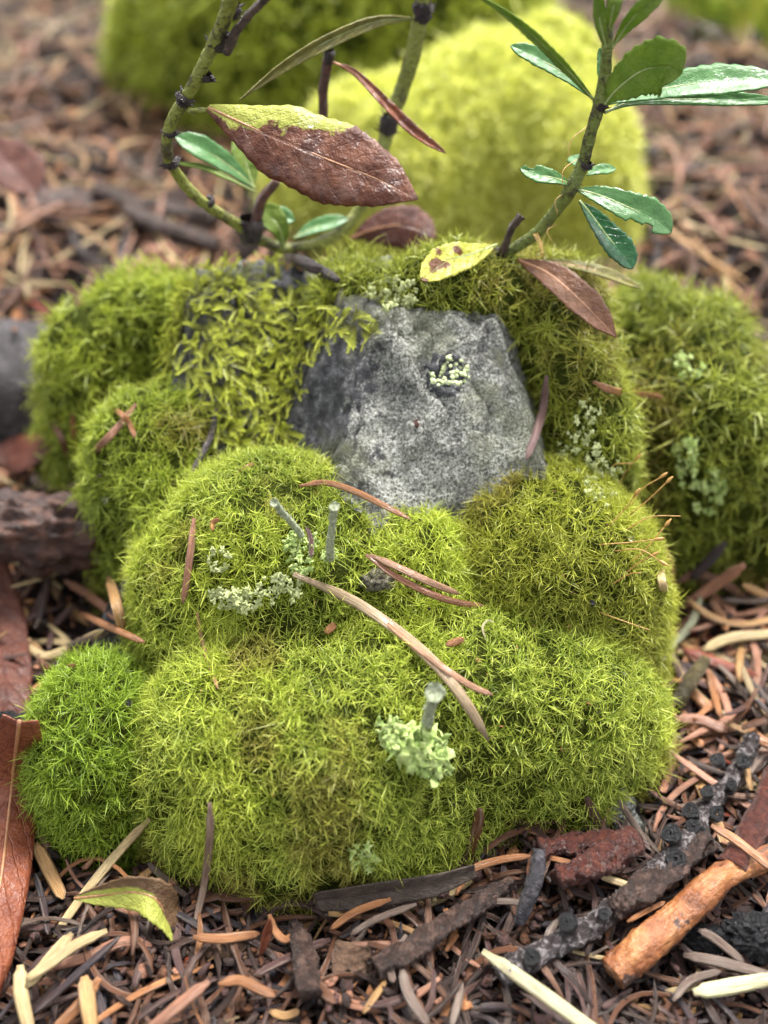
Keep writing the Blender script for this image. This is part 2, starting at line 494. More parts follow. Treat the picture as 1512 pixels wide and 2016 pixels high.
def m_stem(name, c1, c2):
    n = NT(name)
    c = n.mix(n.noise(5, 4), c1, c2)
    a = n.noise(2.2, 5, .7); sp = n.noise(16, 3, .7)
    c = n.mix(n.ramp(a, [(.52, 0), (.60, .85)]), c, (.035, .02, .015))
    c = n.mix(n.ramp(sp, [(.58, 0), (.64, .8)]), c, (.03, .02, .012))
    return n.bsdf(c, .45, .4, n.bump(n.math('ADD', sp, a), .06), coat=.2, coatr=.15)
M = dict(
    moss=m_moss(), body=m_mossbody(), body_pale=m_bodybright(), needle=m_needle(), litter=m_litter(), flake=m_flake(), soil=m_soil(), rock=m_rock(),
    darkstone=m_bark('dark_stone', (.008, .006, .006), (.028, .021, .022), (.13, .11, .12), 4, .35),
    wetbark=m_bark('wet_bark', (.008, .003, .003), (.05, .018, .012), (.20, .085, .05), 3.5, .35, .5),
    twig=m_bark('grey_twig', (.010, .007, .007), (.045, .032, .032), (.62, .57, .57), 10, .45, .3),
    knob=m_bark('knob_bark', (.004, .004, .0045), (.012, .012, .014), (.05, .05, .058), 14, .35, .3),
    redtwig=m_bark('red_twig', (.02, .005, .004), (.09, .02, .012), (.22, .06, .03), 9, .35, .5),
    brtwig=m_bark('brown_twig', (.01, .006, .005), (.05, .025, .018), (.2, .12, .09), 8, .45, .3),
    bluetwig=m_bark('slate_twig', (.012, .011, .014), (.05, .046, .055), (.22, .2, .23), 9, .45, .3),
    peeled=m_peeled(),
    peelend=m_plain('peeled_end', (.09, .03, .012), (.34, .15, .06), 9, .6, .1, 0, .08),
    chip=m_bark('chip', (.06, .035, .025), (.16, .09, .055), (.3, .19, .12), 6, .45, .3),
    stem=m_stem('green_stem', (.13, .15, .02), (.27, .29, .05)),
    stem2=m_stem('light_green_stem', (.10, .13, .02), (.19, .24, .05)),
    node=m_plain('stem_node', (.012, .008, .01), (.05, .028, .028), 12, .5, .2, 0, .08),
    lf_turn=m_leaf('leaf_turning', (.07, .018, .010), (.19, .075, .042), spot=(.36, .38, .07), thr=(.0, .035), vein=(.3, .16, .10), rough=.4, coat=.9, vs=.5),
    lf_brown=m_leaf('leaf_brown', (.12, .045, .02), (.22, .105, .055), rough=.3, coat=.5, vein=(.3, .13, .06), vs=.5),
    lf_red=m_leaf('leaf_red_brown', (.13, .035, .018), (.24, .075, .035), rough=.3, coat=.5, vein=(.2, .07, .04), trans=.05),
    lf_dark=m_leaf('leaf_dark', (.05, .014, .009), (.11, .035, .02), rough=.5, coat=.3, vein=(.08, .03, .03), trans=.02),
    lf_green=m_leaf('leaf_green', (.15, .24, .035), (.22, .31, .05), rough=.45, coat=.1, trans=.5, vein=(.3, .42, .12), vs=.5),
    lf_teal=m_leaf('leaf_blue_green', (.06, .16, .045), (.10, .23, .075), rough=.3, coat=.6, trans=.15, vein=(.2, .34, .16), vs=.4, bs=.35),
    lf_dkgreen=m_leaf('leaf_dark_green', (.012, .055, .02), (.025, .10, .035), rough=.25, coat=.7, trans=.1, vein=(.07, .18, .09), vs=.5, bs=.4),
    lf_yellow=m_leaf('leaf_yellow', (.42, .45, .04), (.55, .52, .10), spot=(.14, .05, .02), thr=(.66, .69), rough=.2, coat=1, trans=.25, vein=(.6, .6, .25)),
    lf_olive=m_leaf('leaf_olive', (.13, .12, .03), (.22, .2, .05), rough=.35, coat=.4, vein=(.3, .28, .1)),
    lf_bent=m_leaf('leaf_bent', (.10, .055, .03), (.18, .11, .055), spot=(.34, .36, .07), thr=(.18, .22), rough=.4, coat=.4, vs=.5),
    lf_grey=m_leaf('leaf_grey', (.035, .026, .02), (.08, .06, .048), rough=.6, coat=.1),
    midrib=m_plain('midrib', (.30, .13, .06), (.42, .2, .09), 8, .4, .3),
    midrib_g=m_plain('midrib_green', (.2, .26, .08), (.3, .36, .13), 8, .4, .3),
    lichen=m_plain('lichen', (.27, .40, .085), (.56, .67, .25), 9, .6, .1, .15, .03),
    lichen_p=m_plain('pale_lichen', (.34, .40, .13), (.60, .64, .33), 14, .7, 0, .1, .03),
    podet=m_plain('podetium', (.28, .33, .19), (.58, .62, .44), 25, .8, 0, 0, .05),
    maplic=m_plain('map_lichen', (.44, .52, .22), (.64, .72, .42), 14, .7, 0, 0, .02),
    mapbase=m_plain('map_lichen_rim', (.012, .013, .016), (.04, .042, .05), 14, .6, 0, 0, .03),
    seta=m_plain('moss_stalk', (.32, .16, .04), (.50, .30, .08), 6, .4, .2),
)
def m_water():
    n = NT('water_drop')
    b = n.n('ShaderNodeBsdfPrincipled')
    b.inputs['Base Color'].default_value = (1, 1, 1, 1); b.inputs['Roughness'].default_value = .02
    b.inputs['IOR'].default_value = 1.33; b.inputs['Transmission Weight'].default_value = 1
    n.l(b.outputs[0], n.out.inputs[0]); return n.m
M['water'] = m_water()

# ------------------------------------------------------------------ ground
xs = np.unique(np.concatenate([np.arange(-24, 24.01, .24), [s * v for v in (26, 30, 36, 46, 62, 90, 140, 250, 500, 1200, 4000, 9000) for s in (-1, 1)]]))
ys = np.unique(np.concatenate([np.arange(-2, 48.01, .24), [-9000, -4000, -1200, -500, -250, -120, -60, -30, -15, -8, -4, 50, 54, 60, 70, 90, 130, 220, 450, 1200, 4000, 9000]]))
X, Y = np.meshgrid(xs, ys)
V = np.stack([X, Y, h_ground(X, Y)], -1).reshape(-1, 3)
ii = np.arange(len(V)).reshape(X.shape)
q = np.stack([ii[:-1, :-1], ii[:-1, 1:], ii[1:, 1:], ii[1:, :-1]], -1).reshape(-1, 4)
g = obj('ground', new_mesh('ground', V, [q], M['soil'])); tag(g, 'dark damp forest soil under the needle litter', kind='structure')

# ------------------------------------------------------------------ rock
def rock_col(V):
    px, py, d = proj(V)
    s = .74 + .35 * fbm(V[:, 0], V[:, 1], .5, 2, 20)
    s = s + .35 * np.clip((V[:, 0] - .2) / .8, -1.3, .6)
    return np.stack([s, s, s], 1)
rk = thing('rock', 'grey rock crusted with pale lichen and half buried in moss', 'rock', (0, 12, 2))
obj('rock_body', grid_mesh('rock_body', h_rock, -5.6, 4, 7, 16.5, .04,
    lambda x, y, z: z > h_ground(x, y) - .2, M['rock'], rock_col), rk)
ds = obj('stone', grid_mesh('stone', h_dark, -9, -3, 12, 19, .06, lambda x, y, z: z > h_ground(x, y) - .2, M['darkstone']))
tag(ds, 'dark wet stone at the left edge beside the mossy rock', 'stone')

# map lichen on the rock
def areoles(cx, cy, rpx, n, mat, name, size=(.03, .07), elong=1.0, parent=None, seed=1):
    rs = np.random.RandomState(seed); Vs = []; Fs = []
    pts = []
    while len(pts) < n:
        a = rs.rand() * 6.28; r = rpx * math.sqrt(rs.rand())
        p = (cx + r * math.cos(a) * elong, cy + r * math.sin(a))
        pts.append(p)
    k = 0
    for p in pts:
        c = hit(*p, fn=h_rock)
        gx, gy = grad(h_rock, c[0], c[1], .08); nn = nrm(np.array([-gx, -gy, 1.0]))
        t1 = nrm(np.cross(nn, [0, 1, .1])); t2 = np.cross(nn, t1)
        s = rs.uniform(*size); m = 6
        for hgt, sc_ in ((-.03, 1.0), (.008, .8)):
            for j in range(m):
                a = j / m * 6.28 + rs.rand() * .5
                rr = s * sc_ * rs.uniform(.8, 1.2)
                Vs.append(c + t1 * math.cos(a) * rr + t2 * math.sin(a) * rr + nn * (hgt + (.018 if name == 'map_lichen' else .0)))
        for j in range(m):
            Fs.append((k + j, k + (j + 1) % m, k + m + (j + 1) % m, k + m + j))
        top = [k + m + j for j in range(m)]
        Fs.append((top[0], top[1], top[2], top[3])); Fs.append((top[0], top[3], top[4], top[5]))
        k += 2 * m
    return obj(name, new_mesh(name, Vs, [np.array(Fs)], mat), parent)
mb = areoles(875, 735, 40, 120, M['mapbase'], 'lichen_rim', (.05, .09), 1.15, rk, 3)
ma = areoles(885, 735, 32, 90, M['maplic'], 'map_lichen', (.022, .045), 1.2, rk, 4); ma['kind'] = 'stuff'
mb['kind'] = 'stuff'
areoles(820, 830, 6, 5, M['redtwig'], 'red_crust', (.03, .05), 1, rk, 5)

# ------------------------------------------------------------------ moss
def ribbons(P0, A, Bend, L, w, col0, col1, S=4, sd=None):
    """N curved blades: start, direction, bend vector, length, half width"""
    N = len(P0); t = np.linspace(0, 1, S)[None, :, None]
    Pc = P0[:, None] + A[:, None] * L[:, None, None] * t + Bend[:, None] * L[:, None, None] * t ** 2
    T = nrm(A[:, None] + 2 * Bend[:, None] * t)
    if sd is None:
        sd = nrm(RS.randn(N, 3) * .7 + np.array([1, 0, 0]))
    side = nrm(np.cross(T, np.cross(sd[:, None], T)))
    prof = np.interp(np.linspace(0, 1, S), [0, .25, .7, 1], [.7, 1, .65, .06])[None, :, None]
    Vv = np.stack([Pc - side * w[:, None, None] * prof, Pc + side * w[:, None, None] * prof], 2)
    colr = col0[:, None] * (1 - t) + col1[:, None] * t
    colr = np.repeat(colr[:, :, None], 2, 2)
    s = np.arange(S - 1) * 2
    q = np.stack([s, s + 1, s + 3, s + 2], 1)
    quads = (q[None] + (np.arange(N) * S * 2)[:, None, None]).reshape(-1, 4)
    return Vv.reshape(-1, 3), quads, colr.reshape(-1, 3)

def scatter(fn, x0, x1, y0, y1, dens, ok, res=.06, cap=5.0):
    xs = np.arange(x0, x1, res); ys = np.arange(y0, y1, res)
    X, Y = np.meshgrid(xs, ys); X = X.ravel(); Y = Y.ravel()
    gx, gy = grad(fn, X, Y)
    a = np.minimum(np.sqrt(1 + gx ** 2 + gy ** 2), cap) * res * res * dens
    n = RS.poisson(a)
    X = np.repeat(X, n) + RS.rand(n.sum()) * res; Y = np.repeat(Y, n) + RS.rand(n.sum()) * res
    Z = fn(X, Y); k = ok(X, Y, Z)
    X, Y, Z = X[k], Y[k], Z[k]
    gx, gy = grad(fn, X, Y, .05)
    nn = nrm(np.stack([-gx, -gy, np.ones_like(gx)], 1))
    return np.stack([X, Y, Z], 1), nn

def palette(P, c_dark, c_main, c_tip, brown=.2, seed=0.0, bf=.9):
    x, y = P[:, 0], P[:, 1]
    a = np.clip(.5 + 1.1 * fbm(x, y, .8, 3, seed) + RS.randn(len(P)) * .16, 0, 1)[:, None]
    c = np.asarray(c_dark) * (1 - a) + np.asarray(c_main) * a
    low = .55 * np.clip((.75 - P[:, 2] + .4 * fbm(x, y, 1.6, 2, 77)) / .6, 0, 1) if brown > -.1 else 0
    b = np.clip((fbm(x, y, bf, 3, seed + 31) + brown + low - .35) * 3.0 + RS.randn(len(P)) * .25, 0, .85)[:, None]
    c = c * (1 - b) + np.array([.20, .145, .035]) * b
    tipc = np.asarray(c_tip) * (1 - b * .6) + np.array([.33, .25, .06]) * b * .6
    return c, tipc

def shoots(P, nn, L, w, nb, cols, height=.22, up=.35, S=4, spread=(16, 82), curl=.95):
    N = len(P)
    ax = nrm(nn + np.array([0, 0, up]) + RS.randn(N, 3) * .22)
    t1 = nrm(np.cross(ax, nrm(RS.randn(N, 3)))); t2 = np.cross(ax, t1)
    i = np.repeat(np.arange(N), nb)
    az = np.tile(np.arange(nb) / nb * 2 * math.pi, N) * 1.0 + RS.randn(N * nb) * .35
    hh = RS.rand(N * nb)
    th = np.radians(np.interp(hh, [0, 1], [spread[1], spread[0]]) + RS.randn(N * nb) * 9)
    r = t1[i] * np.cos(az)[:, None] + t2[i] * np.sin(az)[:, None]
    d = ax[i] * np.cos(th)[:, None] + r * np.sin(th)[:, None]
    base = P[i] + ax[i] * (height * (.25 + .75 * hh))[:, None] * RS.uniform(.75, 1.25, N)[i][:, None] - ax[i] * .05
    bend = r * (curl * RS.uniform(.1, .9, len(i)))[:, None] + RS.randn(len(i), 3) * .22 * curl * 2 - ax[i] * (.28 * RS.rand(len(i)))[:, None]
    tall = 1 + .45 * fbm(P[:, 0], P[:, 1] + P[:, 2], 1.3, 3, 19) + RS.randn(N) * .12
    LL = L * RS.uniform(.6, 1.3, len(i)) * tall[i]
    base = base + ax[i] * ((tall - 1) * height * .9)[i][:, None]
    c0, c1 = cols
    v = RS.uniform(.8, 1.15, len(i))[:, None]
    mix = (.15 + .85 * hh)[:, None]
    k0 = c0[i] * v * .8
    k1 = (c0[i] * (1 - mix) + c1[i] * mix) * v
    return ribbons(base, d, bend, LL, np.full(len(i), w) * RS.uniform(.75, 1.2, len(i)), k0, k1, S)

YG_D, YG_M, YG_T = (.13, .22, .018), (.36, .46, .035), (.72, .78, .13)
G_D, G_M, G_T = (.13, .22, .014), (.22, .35, .02), (.42, .56, .06)
MS = {
    'front': dict(d=128, L=.128, w=.0062, nb=13, h=.13, pal=(YG_D, YG_M, YG_T, .14), lab='large yellow green moss cushion over the front of the rock'),
    'right': dict(d=118, L=.13, w=.0062, nb=13, h=.13, pal=((.18, .21, .02), (.34, .39, .03), (.62, .64, .10), .17), lab='olive brown tinged moss cushion right of the bare rock tip'),
    'small': dict(d=120, L=.13, w=.0062, nb=11, h=.12, pal=(G_D, G_M, G_T, -.2), lab='small round deep green moss cushion at lower left of the rock'),
    'left': dict(d=58, L=.16, w=.0085, nb=12, h=.14, pal=((.14, .21, .02), (.29, .38, .03), (.52, .60, .08), .10), lab='green moss cushion on the left flank above the bark chunk'),
    'back_left': dict(d=44, L=.18, w=.011, nb=11, h=.18, pal=((.14, .21, .02), (.29, .37, .03), (.54, .60, .08), .15), lab='loose light green moss tuft on the top left shoulder of the rock'),
    'back': dict(d=56, L=.15, w=.0085, nb=12, h=.13, pal=((.15, .19, .02), (.28, .34, .03), (.54, .58, .09), .2), lab='moss band along the top and right rim of the bare stone'),
    'far_right': dict(d=38, L=.19, w=.012, nb=11, h=.2, pal=((.10, .13, .02), (.22, .28, .03), (.50, .55, .08), .42), lab='big shaggy moss mound with brown patches at the right edge'),
    'bright': dict(d=34, L=.2, w=.022, nb=10, h=.16, pal=((.52, .56, .06), (.68, .70, .13), (.84, .85, .26), -.2), lab='bright yellow moss mound blurred behind the leafy stems'),
    'rear': dict(d=9, L=.36, w=.034, nb=9, h=.3, pal=((.20, .26, .02), (.38, .45, .04), (.58, .64, .09), .0), lab='dull green moss mound at the top behind the brown leaf'),
    'corner': dict(d=8, L=.36, w=.034, nb=9, h=.3, pal=((.16, .25, .02), (.3, .42, .04), (.45, .55, .08), -.1), lab='light green moss patch in the far top right corner'),
}
for name, p in MS.items():
    cu = CUSH[name]
    x0 = min(l[0][0] - l[1] * 1.25 for l in cu['lobes']); x1 = max(l[0][0] + l[1] * 1.25 for l in cu['lobes'])
    y0 = min(l[0][1] - l[2] * 1.25 for l in cu['lobes']); y1 = max(l[0][1] + l[2] * 1.25 for l in cu['lobes'])
    fn = lambda x, y, n=name: h_cush(n, x, y)
    c0 = cu['lobes'][0][0]
    root = thing('moss_cushion', p['lab'], 'moss', (c0[0], c0[1], 0))
    res = .07 if name not in ('bright', 'rear', 'corner') else .14
    obj('cushion_body', grid_mesh('cushion_body', fn, x0, x1, y0, y1, res, lambda x, y, z: z > h_ground(x, y) - .25, M['body_pale' if name in ('bright', 'corner') else 'body']), root)
    ok = lambda x, y, z, n=name: z > h_all(x, y, skip=n) - .06
    P, nn = scatter(fn, x0, x1, y0, y1, p['d'] * 1.12, ok)
    hole = fbm(P[:, 0] + .5 * P[:, 2], P[:, 1] + .5 * P[:, 2], 1.9, 3, 91)
    kp = RS.rand(len(P)) > np.clip((hole - .22) * 3.2, 0, .7 if name not in ('bright', 'rear', 'corner', 'small') else 0)
    P, nn = P[kp], nn[kp]
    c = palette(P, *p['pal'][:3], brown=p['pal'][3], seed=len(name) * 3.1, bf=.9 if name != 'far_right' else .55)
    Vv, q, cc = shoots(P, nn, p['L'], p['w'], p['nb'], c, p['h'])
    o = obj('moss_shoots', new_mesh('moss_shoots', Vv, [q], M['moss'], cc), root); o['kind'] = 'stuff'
    NTRI = globals().get('NTRI', 0) + len(q) * 2
    print('MOSS', NTRI, name, len(P), len(q) * 2)

# feathery moss over the left of the stone
POLY_F = [(330, 560), (460, 520), (600, 560), (700, 610), (740, 655), (640, 670), (590, 720), (600, 760), (560, 800), (580, 870), (500, 905), (430, 860), (400, 770), (350, 720), (300, 720), (290, 640)]
def inpoly(px, py, poly):
    r = np.zeros(px.shape, bool); j = len(poly) - 1
    for i in range(len(poly)):
        xi, yi = poly[i]; xj, yj = poly[j]
        c = ((yi > py) != (yj > py)) & (px < (xj - xi) * (py - yi) / (yj - yi + 1e-9) + xi)
        r ^= c; j = i
    return r
def fronds(P, nn, L, col_lo, col_hi, downdir=(.5, -.7, -.2), nl=36, lw=.0058, ll=.075, name='feather_moss_fronds', parent=None, spread=.8, lift=.25):
    N = len(P)
    d = np.asarray(downdir) + RS.randn(N, 3) * spread
    d = nrm(d - nn * (d * nn).sum(1, keepdims=True) + nn * lift)
    LL = L * RS.uniform(.6, 1.3, N)
    i = np.repeat(np.arange(N), nl)
    t = np.tile(np.linspace(.02, 1, nl), N)
    base = P[i] + nn[i] * .05 + d[i] * (LL[i] * t)[:, None] + nn[i] * (.25 * LL[i] * (t - t ** 2))[:, None] - np.array([0, 0, .18]) * (t ** 2 * LL[i])[:, None]
    sidev = np.cross(nn, d)[i]
    sgn = np.where(np.arange(len(i)) % 2 == 0, 1, -1)[:, None]
    ld = nrm(d[i] * 1.0 + sidev * sgn * (1.7 * (1 - .55 * t))[:, None] + nn[i] * RS.uniform(-.1, .8, len(i))[:, None])
    a = RS.rand(N)[i][:, None]; tt = t[:, None]
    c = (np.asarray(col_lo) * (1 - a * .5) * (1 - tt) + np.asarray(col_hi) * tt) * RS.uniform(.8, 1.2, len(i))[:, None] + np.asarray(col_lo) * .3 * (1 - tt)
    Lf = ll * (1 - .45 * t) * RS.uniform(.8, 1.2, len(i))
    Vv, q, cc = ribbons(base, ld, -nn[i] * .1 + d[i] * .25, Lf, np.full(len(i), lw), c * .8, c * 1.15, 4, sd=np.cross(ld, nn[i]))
    o = obj(name, new_mesh(name, Vv, [q], M['moss'], cc), parent); o['kind'] = 'stuff'
    return o
def okF(x, y, z):
    px, py, d = proj(np.stack([x, y, z], 1))
    px = px + 26 * fbm(x, y, 2.2, 3, 40); py = py + 26 * fbm(x, y, 2.2, 3, 50)
    return inpoly(px, py, POLY_F) & (z > h_all(x, y, skip=None) - .02) & (RS.rand(len(x)) < .42 + 1.7 * (fbm(x, y, 1.3, 3, 60) + .3))
P, nn = scatter(h_rock, -4.5, .5, 10, 16.5, 108, okF)
rt = thing('feather_moss', 'yellow green feathery moss creeping over the left of the stone', 'moss', (P[:, 0].mean(), P[:, 1].mean(), P[:, 2].min()))
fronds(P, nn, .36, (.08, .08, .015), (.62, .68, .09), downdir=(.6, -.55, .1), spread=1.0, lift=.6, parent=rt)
print('FROND', len(P))

# ------------------------------------------------------------------ fir needles
PAL = {
    'cream': (.66, .50, .25), 'tan': (.52, .30, .12), 'orange': (.46, .20, .08), 'pink': (.44, .21, .13),
    'red': (.30, .05, .018), 'brown': (.15, .06, .028), 'purple': (.10, .05, .045), 'dark': (.035, .02, .017),
    'slate': (.045, .04, .05), 'grey': (.20, .15, .12), 'greygreen': (.38, .40, .25), 'pale': (.62, .58, .33),
}
def prof(S, petiole=.45, tip=.35):
    u = np.linspace(0, 1, S)
    return np.interp(u, [0, .04, .14, .5, .9, .97, 1], [petiole, petiole * .8, .9, 1, .85, .55, tip * .6])
def needle_mesh(pts, hw, up=(0, 0, 1), S=14, tip=.35, name='fir_needle'):
    P = spline(pts, S)[None]
    Vv, pl = tubes(P, (hw * prof(S, tip=tip))[None], np.array([up], float), NSEC)
    return new_mesh(name, Vv, pl, M['needle'], uv=tube_uv(1, S, 8, np.linalg.norm(P[0, -1] - P[0, 0])))
def NDL(pix, w, col, label, lift=.09, name='fir_needle', group=None, ends=None, tip=.35, cat='needle', ground=False):
    """needle lying along photo pixels; w full width in photo pixels"""
    pts = []
    for k, (a, b) in enumerate(pix):
        p = hit(a, b)
        if ends is not None:
            p = p + np.array([0, 0, 1.0]) * 0
        r = nrm(CAM - p)
        lf = lift if not hasattr(lift, '__len__') else lift[k]
        pts.append(p + r * (lf - (.0 if not ground else -.08)))
    pts = np.array(pts)
    d = proj(pts.mean(0))[2]
    hw = w * d / F / 2 * 1.18
    c = pts.mean(0)
    o = obj(name, needle_mesh(pts - c, hw, up=nrm(CAM - c), tip=tip), loc=Vector(c))
    cc = PAL[col] if isinstance(col, str) else col
    k = random.uniform(.88, 1.12)
    o.color = (*[min(1, x * k) for x in cc], 1)
    return tag(o, label, cat, group)

# on the moss
L = .16
NDL([(590, 957), (640, 950), (700, 968), (760, 998), (808, 1022)], 11, 'orange', 'slender orange needle arching from the moss onto the bare stone tip', .28)
a = thing('twin_needle', 'long beige pair of joined needles across the middle of the front cushion', 'needle', hit(820, 1280))
def tw(parent, pix, w, col, lift, tip=.35):
    o = NDL(pix, w, col, None, lift, name='needle_blade', cat=None, tip=tip)
    o.parent = parent; o.matrix_parent_inverse = Matrix.Translation(-Vector(parent.location)); return o
tw(a, [(577, 1130), (690, 1180), (780, 1240), (860, 1310), (915, 1380), (962, 1458)], 20, (.50, .37, .22), .34)
tw(a, [(740, 1210), (820, 1275), (880, 1320), (930, 1352), (970, 1368)], 12, (.55, .30, .18), .32)
a = thing('twin_needle', 'reddish twin needle above the long beige pair', 'needle', hit(840, 1150))
tw(a, [(720, 1092), (780, 1135), (850, 1170), (905, 1187), (958, 1194)], 12, (.36, .15, .08), .32)
tw(a, [(728, 1092), (790, 1120), (850, 1148), (905, 1170)], 13, (.45, .25, .15), .36)
NDL([(382, 1020), (376, 1080), (368, 1140), (360, 1188)], 13, 'pink', 'pinkish needle standing upright on the left of the cushion', .26)
NDL([(388, 1205), (398, 1260), (412, 1310), (430, 1357)], 8, 'tan', 'thin beige needle below the pinkish upright one', .26)
NDL([(1076, 740), (1070, 800), (1055, 855), (1036, 905)], 15, (.20, .12, .11), 'purple brown needle leaning on the right rim of the stone', .38)
NDL([(1168, 752), (1210, 770), (1260, 776), (1306, 783)], 13, 'orange', 'orange needle on the dark side of the right moss mound', .45)
NDL([(268, 795), (235, 838), (195, 880), (160, 914)], 12, 'pink', 'pink brown needle crossing under a shorter one at upper left', .22)
NDL([(208, 797), (235, 812), (255, 835), (266, 862)], 10, 'orange', 'short curved orange needle lying over a pink brown one', .3)
NDL([(143, 815), (146, 850), (148, 882)], 10, 'orange', 'short orange needle upright beside the upper left moss', .2)
NDL([(78, 575), (50, 590), (34, 615), (28, 650)], 16, 'orange', 'curved orange needle at the upper left edge of the moss', .25)
NDL([(418, 1045), (420, 1028), (432, 1022)], 9, 'orange', 'tiny bent orange needle tip in the left of the cushion', .24)
NDL([(603, 1038), (612, 1062), (613, 1098)], 9, 'purple', 'small dark curled needle between the two lichen stalks', .3)
NDL([(878, 1270), (897, 1264), (914, 1258)], 13, 'orange', 'short broken orange needle bit right of the beige pair', .26)
NDL([(640, 1246), (652, 1236), (660, 1228)], 14, 'orange', 'tiny orange bark flake on the middle of the cushion', .22)
NDL([(956, 1258), (950, 1235), (960, 1222), (972, 1226)], 4, 'pale', 'tiny white curled hair on the cushion right of centre', .28, name='curled_hair', cat='fibre')
NDL([(425, 805), (418, 850), (400, 890), (372, 940)], 11, 'slate', 'dark grey needle in the gap above the left cushion', .22)
NDL([(413, 1580), (413, 1650), (402, 1740), (380, 1840)], 14, (.34, .23, .17), 'beige grooved needle standing against the lower left of the cushion', (.42, .48, .48, .35))
NDL([(295, 1612), (240, 1670), (170, 1755), (105, 1845)], 17, 'cream', 'long cream needle leaning below the small green cushion', (.22, .3, .5, .3))
NDL([(945, 1592), (938, 1635), (915, 1705)], 20, 'brown', 'pointed brown needle poking up below the cushion centre', (.35, .3, .2), tip=.1)
NDL([(1155, 1570), (1172, 1610), (1205, 1660)], 18, 'purple', 'dark purple needle under the lower right moss edge', (.35, .3, .2))
NDL([(460, 935), (485, 920), (500, 912)], 8, 'orange', 'short orange needle lying below the feathery moss', .2)
NDL([(545, 882), (565, 877), (585, 880)], 6, 'orange', 'thin orange needle at the top rim of the front cushion', .2)
NDL([(1218, 1575), (1250, 1625), (1288, 1680)], 12, 'grey', 'greyish split needle beside the lower right corner of the moss', .35)

